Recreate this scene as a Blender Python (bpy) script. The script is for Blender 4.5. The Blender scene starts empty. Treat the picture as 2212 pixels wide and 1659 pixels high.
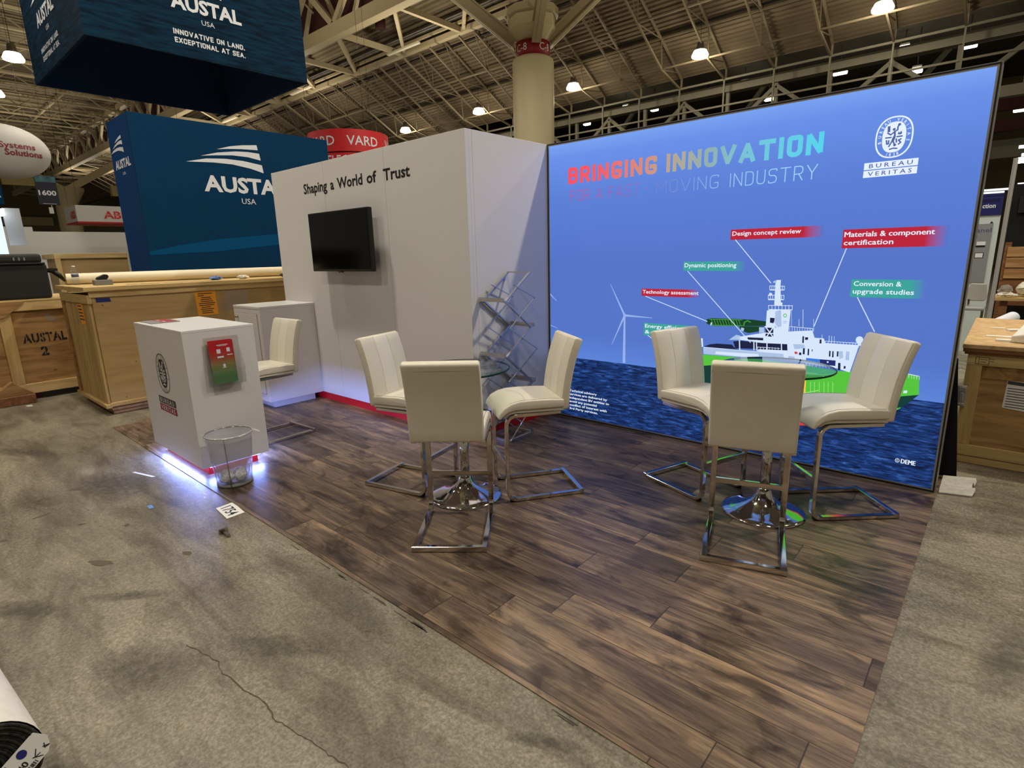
import bpy, bmesh, math, random
from mathutils import Vector, Matrix
random.seed(7)
PI = math.pi
SC = bpy.context.scene
COL = SC.collection

# ---------------------------------------------------------------- camera
cam_data = bpy.data.cameras.new('camera')
cam_data.sensor_fit = 'HORIZONTAL'
cam_data.sensor_width = 36.0
cam_data.lens = 36.0 * 1203.32 / 2212.0
cam_data.clip_end = 400
cam = bpy.data.objects.new('camera', cam_data)
COL.objects.link(cam)
yaw, pitch, roll = 0.7246, -0.2301, -0.0256
fw = Vector((-math.sin(yaw)*math.cos(pitch), math.cos(yaw)*math.cos(pitch), math.sin(pitch)))
rt = Vector((math.cos(yaw), math.sin(yaw), 0)); up = rt.cross(fw)
r2 = math.cos(roll)*rt + math.sin(roll)*up
u2 = -math.sin(roll)*rt + math.cos(roll)*up
m4 = Matrix((r2, u2, -fw)).transposed().to_4x4()
m4.translation = Vector((0.1685, -4.1322, 1.522))
cam.matrix_world = m4
SC.camera = cam

# ---------------------------------------------------------------- view, world, lights
SC.view_settings.view_transform = 'Standard'
SC.view_settings.look = 'None'
SC.view_settings.gamma = 1.0
SC.view_settings.use_curve_mapping = False
SC.view_settings.exposure = 0.0
SC.cycles.max_bounces = 8
SC.cycles.transparent_max_bounces = 16
SC.cycles.sample_clamp_indirect = 4.0
SC.cycles.caustics_reflective = False
SC.cycles.caustics_refractive = False

world = bpy.data.worlds.new('hall_air'); SC.world = world
world.use_nodes = True
wb = world.node_tree.nodes['Background']
wb.inputs[0].default_value = (1.0, 0.86, 0.66, 1)
wb.inputs[1].default_value = 0.20

def hall_light(x, y, z, watts, size=0.7, color=(1.0, 0.92, 0.78)):
    d = bpy.data.lights.new('high_bay_light', 'AREA')
    d.shape = 'DISK'; d.size = size; d.energy = watts; d.color = color
    o = bpy.data.objects.new('high_bay_light', d); COL.objects.link(o)
    o.location = (x, y, z)
    return o
# the rows of high-bay lamps over the stand and the aisles (above the frame)
for (lx, ly, w, s) in [(-5.7, -2.6, 300, .45), (1.4, -2.4, 110, .7), (-0.4, -7.6, 150, .7), (-6.2, -8.0, 120, .7),
                       (1.8, 2.5, 420, .35), (-7.2, 2.7, 130, .7), (-11.5, -3.0, 130, .7), (4.2, 7.0, 160, .7),
                       (-4.5, 7.5, 160, .7), (-17, 0.5, 160, .7), (-9.5, 6.2, 230, .7), (-18, 6.5, 200, .7)]:
    hall_light(lx, ly, 8.2, w, s)
# added fill lights, aimed up only to brighten the roof
def up_light(x, y, z, watts):
    d = bpy.data.lights.new('roof_fill_light', 'AREA'); d.shape = 'DISK'; d.size = 0.6; d.energy = watts; d.color = (1.0, 0.88, 0.68)
    o = bpy.data.objects.new('roof_fill_light', d); COL.objects.link(o); o.location = (x, y, z); o.rotation_euler = (PI, 0, 0)
for (lx, ly, w) in [(-5.7, -2.6, 130), (-11.5, 5.4, 260), (-17, 0.5, 110), (-20, 5.6, 150), (-28, 2.0, 120), (-38, 4.0, 150), (-50, 4.0, 170),
                    (-6.5, 11.8, 120), (-18, 11.8, 120), (-28, 11.8, 140), (-38, 11.8, 160), (-52, 11.8, 200), (-66, 11.8, 240), (-64, 3.0, 200), (2, 11.8, 110)]:
    up_light(lx, ly, 7.4 if ly > 11 else 8.3, w)

# ---------------------------------------------------------------- helpers
def lin(c):
    out = []
    for v in c:
        v = v/255.0
        out.append(v/12.92 if v <= 0.04045 else ((v+0.055)/1.055)**2.4)
    return (out[0], out[1], out[2], 1.0)

def new_mat(name):
    m = bpy.data.materials.new(name); m.use_nodes = True
    return m, m.node_tree.nodes, m.node_tree.links, m.node_tree.nodes['Principled BSDF']

def pmat(name, col, rough=0.5, metal=0.0, var=0.0, vscale=8.0, bump=0.0, bscale=60.0, stretch=(1, 1, 1), spec=0.5, col2=None):
    m, N, L, p = new_mat(name)
    c = lin(col)
    p.inputs['Base Color'].default_value = c
    p.inputs['Roughness'].default_value = rough
    p.inputs['Metallic'].default_value = metal
    p.inputs['Specular IOR Level'].default_value = spec
    tc = N.new('ShaderNodeTexCoord'); mp = N.new('ShaderNodeMapping')
    mp.inputs['Scale'].default_value = stretch
    L.new(tc.outputs['Object'], mp.inputs['Vector'])
    if var > 0 or col2:
        nz = N.new('ShaderNodeTexNoise'); nz.inputs['Scale'].default_value = vscale; nz.inputs['Detail'].default_value = 5
        L.new(mp.outputs[0], nz.inputs['Vector'])
        rp = N.new('ShaderNodeValToRGB')
        d = lin(col2) if col2 else tuple(v*(1-var) for v in c[:3])+(1,)
        rp.color_ramp.elements[0].position = 0.35; rp.color_ramp.elements[0].color = d
        rp.color_ramp.elements[1].position = 0.65; rp.color_ramp.elements[1].color = c
        L.new(nz.outputs[0], rp.inputs[0]); L.new(rp.outputs[0], p.inputs['Base Color'])
    if bump > 0:
        n2 = N.new('ShaderNodeTexNoise'); n2.inputs['Scale'].default_value = bscale; n2.inputs['Detail'].default_value = 3
        L.new(mp.outputs[0], n2.inputs['Vector'])
        b = N.new('ShaderNodeBump'); b.inputs['Strength'].default_value = bump; b.inputs['Distance'].default_value = 0.01
        L.new(n2.outputs[0], b.inputs['Height']); L.new(b.outputs[0], p.inputs['Normal'])
    return m

def emat(name, col, strength=1.0):
    m, N, L, p = new_mat(name)
    c = lin(col)
    p.inputs['Base Color'].default_value = (0.0, 0.0, 0.0, 1)
    p.inputs['Roughness'].default_value = 0.9
    p.inputs['Specular IOR Level'].default_value = 0.1
    p.inputs['Emission Color'].default_value = c
    p.inputs['Emission Strength'].default_value = strength
    return m

def wood_mat(name, light, dark, axis=0, scale=1.0, knots=True, rough=0.7):
    """plywood and softwood: stretched grain along one axis, a few knots"""
    m, N, L, p = new_mat(name)
    p.inputs['Roughness'].default_value = rough
    p.inputs['Specular IOR Level'].default_value = 0.25
    tc = N.new('ShaderNodeTexCoord'); mp = N.new('ShaderNodeMapping')
    s = [9.0*scale]*3; s[axis] = 0.9*scale
    mp.inputs['Scale'].default_value = s
    L.new(tc.outputs['Object'], mp.inputs['Vector'])
    nz = N.new('ShaderNodeTexNoise'); nz.inputs['Scale'].default_value = 1.6; nz.inputs['Detail'].default_value = 9
    nz.inputs['Roughness'].default_value = 0.62; nz.inputs['Distortion'].default_value = 0.7
    L.new(mp.outputs[0], nz.inputs['Vector'])
    rp = N.new('ShaderNodeValToRGB')
    rp.color_ramp.elements[0].position = 0.30; rp.color_ramp.elements[0].color = lin(dark)
    rp.color_ramp.elements[1].position = 0.62; rp.color_ramp.elements[1].color = lin(light)
    L.new(nz.outputs[0], rp.inputs[0])
    last = rp.outputs[0]
    if knots:
        vo = N.new('ShaderNodeTexVoronoi'); vo.inputs['Scale'].default_value = 3.4
        m2 = N.new('ShaderNodeMapping'); k = [1.3, 1.3, 1.3]; k[axis] = 0.8
        m2.inputs['Scale'].default_value = k
        L.new(tc.outputs['Object'], m2.inputs['Vector']); L.new(m2.outputs[0], vo.inputs['Vector'])
        r3 = N.new('ShaderNodeValToRGB')
        r3.color_ramp.elements[0].position = 0.03; r3.color_ramp.elements[0].color = (1, 1, 1, 1)
        r3.color_ramp.elements[1].position = 0.075; r3.color_ramp.elements[1].color = (0, 0, 0, 1)
        L.new(vo.outputs['Distance'], r3.inputs[0])
        mx = N.new('ShaderNodeMixRGB'); mx.inputs[2].default_value = lin(tuple(v*0.45 for v in dark))
        L.new(r3.outputs[0], mx.inputs[0]); L.new(last, mx.inputs[1]); last = mx.outputs[0]
    L.new(last, p.inputs['Base Color'])
    return m

def MB(): return bmesh.new()

def add_poly(bm, pts, mi=0):
    try:
        f = bm.faces.new([bm.verts.new(p) for p in pts]); f.material_index = mi
    except ValueError:
        pass

def box(bm, x0, x1, y0, y1, z0, z1, mi=0):
    x0, x1 = sorted((x0, x1)); y0, y1 = sorted((y0, y1)); z0, z1 = sorted((z0, z1))
    v = [bm.verts.new(p) for p in ((x0,y0,z0),(x1,y0,z0),(x1,y1,z0),(x0,y1,z0),(x0,y0,z1),(x1,y0,z1),(x1,y1,z1),(x0,y1,z1))]
    for q in ((3,2,1,0),(4,5,6,7),(0,1,5,4),(1,2,6,5),(2,3,7,6),(3,0,4,7)):
        f = bm.faces.new([v[i] for i in q]); f.material_index = mi

def bar(bm, a, b, w, h=None, mi=0, upv=(0, 0, 1)):
    """square-section bar from a to b"""
    h = h or w
    a = Vector(a); b = Vector(b); t = (b-a).normalized()
    s = t.cross(Vector(upv))
    if s.length < 1e-4: s = t.cross(Vector((1, 0, 0)))
    s.normalize(); n = s.cross(t)
    v = []
    for p in (a, b):
        for (i, j) in ((-1,-1),(1,-1),(1,1),(-1,1)):
            v.append(bm.verts.new(p + s*(i*w/2) + n*(j*h/2)))
    for q in ((0,1,2,3),(7,6,5,4),(0,4,5,1),(1,5,6,2),(2,6,7,3),(3,7,4,0)):
        f = bm.faces.new([v[i] for i in q]); f.material_index = mi

def tube(bm, pts, r, seg=10, mi=0, closed=False, caps=True):
    pts = [Vector(p) for p in pts]
    rs = r if isinstance(r, (list, tuple)) else [r]*len(pts)
    rings = []; n = len(pts); ref = None
    for i, p in enumerate(pts):
        if closed: t = pts[(i+1) % n]-pts[i-1]
        else: t = pts[min(i+1, n-1)]-pts[max(i-1, 0)]
        t.normalize()
        if ref is None:
            ref = t.orthogonal().normalized()
        ref = (ref - t*ref.dot(t)).normalized()
        s = t.cross(ref)
        rings.append([bm.verts.new(p + (ref*math.cos(2*PI*k/seg) + s*math.sin(2*PI*k/seg))*rs[i]) for k in range(seg)])
    for i in range(n if closed else n-1):
        A, B = rings[i], rings[(i+1) % n]
        for k in range(seg):
            f = bm.faces.new((A[k], A[(k+1) % seg], B[(k+1) % seg], B[k])); f.material_index = mi; f.smooth = True
    if caps and not closed:
        f = bm.faces.new(rings[0][::-1]); f.material_index = mi
        f = bm.faces.new(rings[-1]); f.material_index = mi

def flat_sweep(bm, path, w, t, xc, mi=0):
    """flat steel strip: width w along x at xc, thickness t, following a path of (y, z)"""
    n = len(path); rings = []
    for i in range(n):
        a = path[max(i-1, 0)]; b = path[min(i+1, n-1)]
        dy, dz = b[0]-a[0], b[1]-a[1]; l = math.hypot(dy, dz); ny, nz = -dz/l, dy/l
        y, z = path[i]
        rings.append([bm.verts.new((xc+sx*w/2, y+st*ny*t/2, z+st*nz*t/2)) for sx, st in ((-1,-1),(1,-1),(1,1),(-1,1))])
    for A, B in zip(rings, rings[1:]):
        for k in range(4):
            f = bm.faces.new((A[k], A[(k+1) % 4], B[(k+1) % 4], B[k])); f.material_index = mi
    bm.faces.new(rings[0][::-1]); bm.faces.new(rings[-1])

def lathe(bm, prof, c, seg=32, mi=0, smooth=True):
    """prof: list of (radius, z) from bottom to top, about the vertical through c"""
    rings = []
    for r, z in prof:
        if r < 1e-5: rings.append([bm.verts.new((c[0], c[1], c[2]+z))])
        else: rings.append([bm.verts.new((c[0]+r*math.cos(2*PI*k/seg), c[1]+r*math.sin(2*PI*k/seg), c[2]+z)) for k in range(seg)])
    for A, B in zip(rings, rings[1:]):
        if len(A) == 1 and len(B) == 1: continue
        for k in range(seg):
            k2 = (k+1) % seg
            if len(A) == 1: f = bm.faces.new((A[0], B[k2], B[k]))
            elif len(B) == 1: f = bm.faces.new((A[k], A[k2], B[0]))
            else: f = bm.faces.new((A[k], A[k2], B[k2], B[k]))
            f.material_index = mi; f.smooth = smooth
    if len(rings[0]) > 1: bm.faces.new(rings[0][::-1]).material_index = mi
    if len(rings[-1]) > 1: bm.faces.new(rings[-1]).material_index = mi

def prism(bm, poly, fn, d0, d1, mi=0):
    """polygon (u, v) mapped by fn(u, v, d) and extruded from d0 to d1"""
    A = [bm.verts.new(fn(u, v, d0)) for u, v in poly]; B = [bm.verts.new(fn(u, v, d1)) for u, v in poly]
    n = len(poly)
    bm.faces.new(A[::-1]).material_index = mi; bm.faces.new(B).material_index = mi
    for i in range(n):
        j = (i+1) % n
        bm.faces.new((A[i], A[j], B[j], B[i])).material_index = mi

def ellipsoid(bm, c, rx, ry, rz, seg=24, rings=14, mi=0):
    prof = [(math.sin(PI*i/rings), -math.cos(PI*i/rings)) for i in range(rings+1)]
    prof[0] = (0, -1); prof[-1] = (0, 1)
    b2 = bmesh.new(); lathe(b2, prof, (0, 0, 0), seg, mi)
    off = {}
    for v in b2.verts:
        off[v] = bm.verts.new((c[0]+v.co.x*rx, c[1]+v.co.y*ry, c[2]+v.co.z*rz))
    for f in b2.faces:
        g = bm.faces.new([off[v] for v in f.verts]); g.smooth = True; g.material_index = mi
    b2.free()

def bevel_all(bm, r, seg=2, ang=30):
    bmesh.ops.remove_doubles(bm, verts=bm.verts[:], dist=1e-5)
    bmesh.ops.recalc_face_normals(bm, faces=bm.faces[:])
    es = [e for e in bm.edges if len(e.link_faces) == 2 and e.calc_face_angle(0) > math.radians(ang)]
    if es:
        bmesh.ops.bevel(bm, geom=es, offset=r, segments=seg, profile=0.5, affect='EDGES', clamp_overlap=True)

def obj(name, bm, mats, parent=None, bevel=0, seg=2, smooth=False, recalc=True, keep=False):
    if bevel: bevel_all(bm, bevel, seg)
    elif recalc: bmesh.ops.recalc_face_normals(bm, faces=bm.faces[:])
    if parent is not None and not keep:
        root = parent
        while root.parent is not None: root = root.parent
        off = root.matrix_world.translation.copy()
        bmesh.ops.translate(bm, verts=bm.verts[:], vec=-off)
    org = None
    if parent is None:
        lo = Vector((min(v.co[i] for v in bm.verts) for i in range(3))); hi = Vector((max(v.co[i] for v in bm.verts) for i in range(3)))
        org = Vector(((lo.x+hi.x)/2, (lo.y+hi.y)/2, lo.z))
        bmesh.ops.translate(bm, verts=bm.verts[:], vec=-org)
    me = bpy.data.meshes.new(name)
    if smooth:
        for f in bm.faces: f.smooth = True
    bm.to_mesh(me); bm.free()
    if not isinstance(mats, (list, tuple)): mats = [mats]
    for m in mats: me.materials.append(m)
    o = bpy.data.objects.new(name, me); COL.objects.link(o)
    if parent is not None: o.parent = parent
    else:
        o.location = org
        o.matrix_world = Matrix.Translation(org)
    return o

def tag(o, label, cat, group=None, kind=None):
    o['label'] = label; o['category'] = cat
    if group: o['group'] = group
    if kind: o['kind'] = kind
    return o

def thing(name, label, cat, loc=(0, 0, 0), group=None, rotz=0.0):
    o = bpy.data.objects.new(name, None); COL.objects.link(o)
    o.empty_display_size = 0.1
    o.matrix_world = Matrix.Translation(Vector(loc)) @ Matrix.Rotation(rotz, 4, 'Z')
    return tag(o, label, cat, group)

def struct(name, bm, mats, parent=None, **k):
    o = obj(name, bm, mats, parent, **k)
    if parent is None: o['kind'] = 'structure'
    return o

def copy_tree(o, parent=None):
    c = o.copy(); COL.objects.link(c)
    if parent is not None: c.parent = parent
    for ch in list(o.children): copy_tree(ch, c)
    return c

# text: outlines of the built-in font, flattened to faces and fitted to a rectangle
_tcache = {}
def text_faces(s, bold=0.0, space=1.0, shear=0.0):
    key = (s, bold, space, shear)
    if key in _tcache: return _tcache[key]
    cu = bpy.data.curves.new('lettering', 'FONT'); cu.body = s
    cu.offset = bold; cu.space_character = space; cu.resolution_u = 2; cu.shear = shear
    cu.fill_mode = 'FRONT'
    o = bpy.data.objects.new('lettering', cu); COL.objects.link(o)
    dg = bpy.context.evaluated_depsgraph_get(); dg.update()
    ev = o.evaluated_get(dg); me = ev.to_mesh()
    V = [(v.co.x, v.co.y) for v in me.vertices]; F = [tuple(p.vertices) for p in me.polygons]
    ev.to_mesh_clear()
    bpy.data.objects.remove(o); bpy.data.curves.remove(cu)
    _tcache[key] = (V, F)
    return V, F

def text(bm, s, fn, u0, u1, v0, v1, bold=0.0, space=1.0, mi=0, d=0.0, shear=0.0, cap=None):
    """fit the string's bounding box to u0..u1; v0 = baseline, v1 = top of capitals"""
    V, F = text_faces(s, bold, space, shear)
    if not V: return
    xs = [p[0] for p in V]
    x0, x1 = min(xs), max(xs)
    H = text_faces(cap or 'H', bold, 1.0, 0.0)[0]
    y0 = min(p[1] for p in H); y1 = max(p[1] for p in H)
    vs = [bm.verts.new(fn(u0+(x-x0)/(x1-x0)*(u1-u0), v0+(y-y0)/(y1-y0)*(v1-v0), d)) for x, y in V]
    for f in F:
        try:
            g = bm.faces.new([vs[i] for i in f]); g.material_index = mi
        except ValueError: pass

def on_y(y0, sgn=-1):
    """print on a face that looks along -y: u = x, v = z"""
    return lambda u, v, d=0.0: (u, y0+sgn*d, v)
def on_x(x0, sgn=1):
    """print on a face that looks along +x: u = y, v = z"""
    return lambda u, v, d=0.0: (x0+sgn*d, u, v)

def stroke(bm, pts, w, fn, d=0.0, mi=0):
    d0 = d
    for i, (a, b) in enumerate(zip(pts, pts[1:])):
        d = d0+(i % 4)*.00008        # joints never lie in exactly the same plane
        du, dv = b[0]-a[0], b[1]-a[1]; l = math.hypot(du, dv)
        if l < 1e-6: continue
        nu, nv = -dv/l*w/2, du/l*w/2; eu, ev = du/l*w*0.25, dv/l*w*0.25
        add_poly(bm, [fn(a[0]-eu+nu, a[1]-ev+nv, d), fn(a[0]-eu-nu, a[1]-ev-nv, d), fn(b[0]+eu-nu, b[1]+ev-nv, d), fn(b[0]+eu+nu, b[1]+ev+nv, d)], mi)

def disc(bm, cu, cv, ru, rv, fn, d=0.0, mi=0, seg=24, p=2.0):
    q = []
    for k in range(seg):
        c, s = math.cos(2*PI*k/seg), math.sin(2*PI*k/seg)
        q.append(fn(cu+ru*math.copysign(abs(c)**(2/p), c), cv+rv*math.copysign(abs(s)**(2/p), s), d))
    add_poly(bm, q, mi)

def ring(bm, cu, cv, ru, rv, t, fn, d=0.0, mi=0, seg=48, p=2.0):
    def pt(k, r1, r2_):
        c, s = math.cos(2*PI*k/seg), math.sin(2*PI*k/seg)
        return fn(cu+r1*math.copysign(abs(c)**(2/p), c), cv+r2_*math.copysign(abs(s)**(2/p), s), d)
    for k in range(seg):
        add_poly(bm, [pt(k, ru, rv), pt(k+1, ru, rv), pt(k+1, ru-t, rv-t), pt(k, ru-t, rv-t)], mi)

# ---------------------------------------------------------------- materials
M = {}
M['laminate'] = pmat('white_laminate', (226, 223, 220), 0.42, bump=0.03, bscale=240)
M['laminate_top'] = pmat('white_laminate_top', (232, 231, 230), 0.3)
M['seam'] = pmat('panel_seam', (140, 136, 132), 0.6)
M['black_text'] = pmat('black_vinyl', (22, 21, 22), 0.5)
M['red_kick'] = pmat('red_toe_kick', (205, 22, 34), 0.4)
M['leather'] = pmat('white_leather', (229, 222, 204), 0.42, var=0.04, vscale=9, bump=0.10, bscale=300)
M['leather_stripe'] = pmat('white_leather_stripe', (236, 230, 215), 0.34, bump=0.06, bscale=300)
M['chrome'] = pmat('chrome', (216, 212, 206), 0.09, 1.0)
M['chrome_soft'] = pmat('brushed_steel', (178, 172, 164), 0.2, 1.0)
M['alu'] = pmat('aluminium_frame', (165, 163, 160), 0.35, 0.9)
M['black'] = pmat('black_plastic', (16, 16, 17), 0.35)
M['black_case'] = pmat('black_case_plastic', (20, 20, 21), 0.6, bump=0.25, bscale=180)
M['black_cloth'] = pmat('black_cloth', (9, 9, 10), 0.95)
M['screen'] = pmat('tv_screen', (3, 3, 4), 0.12, spec=0.22)
M['paper'] = pmat('white_paper', (226, 225, 220), 0.7)
M['ink'] = pmat('printed_ink', (60, 58, 58), 0.7)
M['orange'] = pmat('orange_paper', (255, 172, 44), 0.7)
M['tape_blue'] = pmat('blue_tape', (28, 34, 105), 0.6)
M['navy'] = pmat('navy_fabric', (6, 54, 90), 0.85, spec=0.12, var=0.08, vscale=3)
M['navy_side'] = pmat('blue_fabric_side', (12, 58, 108), 0.85, spec=0.12)
M['navy_band'] = pmat('navy_wave_band', (2, 76, 122), 0.85, spec=0.12)
M['sign_sea'] = pmat('dark_sea_fabric', (12, 48, 72), 0.85, spec=0.12, vscale=5, col2=(6, 25, 40), stretch=(0.6, 0.6, 5.0))
M['sign_in'] = pmat('sign_inside_fabric', (14, 50, 96), 0.85)
M['white_print'] = pmat('white_print', (222, 226, 232), 0.6)
M['white_paint'] = pmat('booth_white', (205, 203, 196), 0.6)
M['steel'] = pmat('beige_painted_steel', (176, 163, 132), 0.6)
M['steel_dark'] = pmat('joist_steel', (118, 106, 84), 0.7)
M['steel_far'] = pmat('far_truss_steel', (120, 116, 100), 0.7)
M['deck'] = pmat('roof_deck', (128, 116, 92), 0.85, var=0.18, vscale=1.2)
M['deck_slope'] = pmat('brown_roof_deck', (110, 96, 76), 0.9, var=0.2, vscale=1.2)
M['deck_far'] = pmat('dark_roof_deck', (76, 68, 56), 0.9)
M['maroon'] = pmat('maroon_panel', (62, 16, 18), 0.8)
M['column'] = pmat('cream_column', (204, 192, 156), 0.55, bump=0.05, bscale=30)
M['col_red'] = pmat('red_band', (142, 16, 22), 0.5)
M['wall_far'] = pmat('hall_wall_paint', (120, 110, 84), 0.9)
M['wall_panel'] = pmat('cream_wall_panel', (206, 190, 140), 0.8)
M['ply_big'] = wood_mat('plywood_pale', (184, 154, 104), (164, 134, 86), axis=1, scale=0.8, knots=False)
M['ply_side'] = wood_mat('plywood_end', (196, 168, 114), (154, 122, 74), axis=2, scale=0.8, knots=False)
M['pine'] = wood_mat('pine_batten', (212, 184, 128), (180, 146, 92), axis=1, scale=1.0, knots=False)
M['pine_x'] = wood_mat('pine_batten_across', (204, 178, 122), (172, 140, 88), axis=0, scale=1.0, knots=False)
M['pine_z'] = wood_mat('pine_post', (200, 172, 116), (166, 134, 82), axis=2, scale=1.0, knots=False)
M['ply_dark'] = wood_mat('plywood_brown', (172, 134, 84), (122, 85, 48), axis=1, scale=1.0)
M['ply_right'] = wood_mat('plywood_right', (182, 143, 94), (128, 91, 54), axis=0, scale=1.1)
M['osb'] = pmat('strand_board', (208, 176, 128), 0.7, vscale=22, col2=(182, 146, 98))
M['stud'] = wood_mat('old_timber', (140, 96, 60), (88, 56, 34), axis=0, scale=1.2, knots=False)
M['pinkwood'] = wood_mat('skid_timber', (196, 160, 126), (166, 128, 96), axis=0, scale=1.2, knots=False)
M['cream_tube'] = pmat('cream_tube', (238, 226, 196), 0.5)
M['card'] = pmat('cardboard_brown', (120, 92, 62), 0.8)
M['grey'] = pmat('grey_plastic', (120, 120, 120), 0.5)
M['greypanel'] = pmat('grey_panel', (150, 150, 150), 0.6)
M['vard_red'] = pmat('red_sign_fabric', (200, 28, 34), 0.6)
M['lamp_on'] = emat('lamp_lens', (255, 244, 214), 16.0)
M['lamp_far'] = emat('far_lamp_lens', (250, 246, 222), 14.0)
M['tube_on'] = emat('fluorescent_tube', (232, 244, 255), 9.0)
M['strip_pale'] = pmat('unlit_batten', (226, 218, 196), 0.5)
M['led'] = emat('led_strip', (150, 170, 255), 12.0)
M['wrap'] = pmat('white_wrap', (224, 220, 208), 0.6, bump=0.5, bscale=26, var=0.06, vscale=30)
M['carpet_end'] = pmat('dark_carpet_roll_end', (58, 56, 54), 0.95, vscale=70, col2=(14, 13, 13))
M['brown_core'] = pmat('dark_core', (30, 16, 10), 0.9)

def clear_mat(name, col, alpha_mix, rough=0.03, ior=1.45):
    m, N, L, p = new_mat(name)
    out = [n for n in N if n.type == 'OUTPUT_MATERIAL'][0]
    tr = N.new('ShaderNodeBsdfTransparent'); tr.inputs[0].default_value = lin(col)
    gl = N.new('ShaderNodeBsdfGlossy'); gl.inputs['Roughness'].default_value = rough
    lw = N.new('ShaderNodeLayerWeight'); lw.inputs['Blend'].default_value = 0.5
    pw = N.new('ShaderNodeMath'); pw.operation = 'POWER'; pw.inputs[1].default_value = 4.0; L.new(lw.outputs['Facing'], pw.inputs[0])
    fr = N.new('ShaderNodeMath'); fr.operation = 'MULTIPLY_ADD'; fr.inputs[1].default_value = 0.5; fr.inputs[2].default_value = 0.03; L.new(pw.outputs[0], fr.inputs[0])
    mx = N.new('ShaderNodeMixShader'); L.new(fr.outputs[0], mx.inputs[0])
    L.new(tr.outputs[0], mx.inputs[1]); L.new(gl.outputs[0], mx.inputs[2])
    last = mx
    if alpha_mix > 0:
        df = N.new('ShaderNodeBsdfDiffuse'); df.inputs[0].default_value = lin(tuple(min(255, c) for c in col))
        m2 = N.new('ShaderNodeMixShader'); m2.inputs[0].default_value = alpha_mix
        L.new(mx.outputs[0], m2.inputs[1]); L.new(df.outputs[0], m2.inputs[2]); last = m2
    L.new(last.outputs[0], out.inputs['Surface'])
    N.remove(p)
    return m
M['glass'] = clear_mat('table_glass', (243, 249, 246), 0.0)
M['glass_edge'] = clear_mat('glass_edge', (30, 70, 62), 0.55)
M['acrylic'] = clear_mat('clear_acrylic', (249, 249, 248), 0.03)
M['bag'] = clear_mat('clear_bag', (248, 248, 250), 0.24, rough=0.25)
M['pet'] = clear_mat('clear_bottle_plastic', (244, 246, 248), 0.05)
M['latch'] = pmat('latch_steel', (190, 188, 184), 0.3, 0.75)
M['rack'] = pmat('rack_metal', (198, 197, 196), 0.28, 0.85)
M['mesh'] = clear_mat('wire_mesh', (224, 224, 228), 0.15, rough=0.3)
M['film'] = clear_mat('plastic_film', (240, 238, 234), 0.16, rough=0.2)

# concrete floor: mottled grey-beige with drag marks and dark stains
def concrete():
    m, N, L, p = new_mat('concrete')
    geo = N.new('ShaderNodeNewGeometry')
    def noise(scale, detail, sx=1, sy=1, rot=0.0, dist=0.0):
        mp = N.new('ShaderNodeMapping'); mp.inputs['Scale'].default_value = (sx, sy, 1); mp.inputs['Rotation'].default_value = (0, 0, rot)
        L.new(geo.outputs['Position'], mp.inputs['Vector'])
        n = N.new('ShaderNodeTexNoise'); n.inputs['Scale'].default_value = scale; n.inputs['Detail'].default_value = detail
        n.inputs['Roughness'].default_value = 0.65; n.inputs['Distortion'].default_value = dist
        L.new(mp.outputs[0], n.inputs['Vector']); return n.outputs[0]
    def ramp(src, a, b, ca, cb):
        r = N.new('ShaderNodeValToRGB')
        r.color_ramp.elements[0].position = a; r.color_ramp.elements[0].color = ca
        r.color_ramp.elements[1].position = b; r.color_ramp.elements[1].color = cb
        L.new(src, r.inputs[0]); return r.outputs[0]
    def mul(a, b, f=1.0):
        x = N.new('ShaderNodeMixRGB'); x.blend_type = 'MULTIPLY'; x.inputs[0].default_value = f
        L.new(a, x.inputs[1]); L.new(b, x.inputs[2]); return x.outputs[0]
    base = ramp(noise(1.1, 8, dist=0.6), 0.32, 0.68, lin((134, 128, 111)), lin((178, 170, 149)))
    drag = ramp(noise(2.2, 6, 0.55, 2.4, rot=0.45, dist=1.0), 0.36, 0.56, lin((176, 172, 168)), lin((255, 255, 255)))
    stain = ramp(noise(0.9, 5, 1, 1.6, rot=0.5, dist=1.3), 0.30, 0.44, lin((196, 191, 186)), lin((255, 255, 255)))
    speck = ramp(noise(85, 2), 0.38, 0.66, lin((190, 187, 182)), lin((255, 255, 255)))
    fine = ramp(noise(38, 7), 0.36, 0.62, lin((206, 202, 196)), lin((255, 255, 255)))
    c = mul(mul(mul(mul(base, drag, 0.75), stain, 0.9), speck, 0.8), fine, 0.8)
    L.new(c, p.inputs['Base Color'])
    r = ramp(noise(3.0, 5), 0.3, 0.7, (0.26, 0.26, 0.26, 1), (0.46, 0.46, 0.46, 1))
    L.new(r, p.inputs['Roughness'])
    p.inputs['Specular IOR Level'].default_value = 0.4
    b = N.new('ShaderNodeBump'); b.inputs['Strength'].default_value = 0.12; b.inputs['Distance'].default_value = 0.01
    L.new(noise(130, 4), b.inputs['Height']); L.new(b.outputs[0], p.inputs['Normal'])
    return m
M['concrete'] = concrete()

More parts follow.
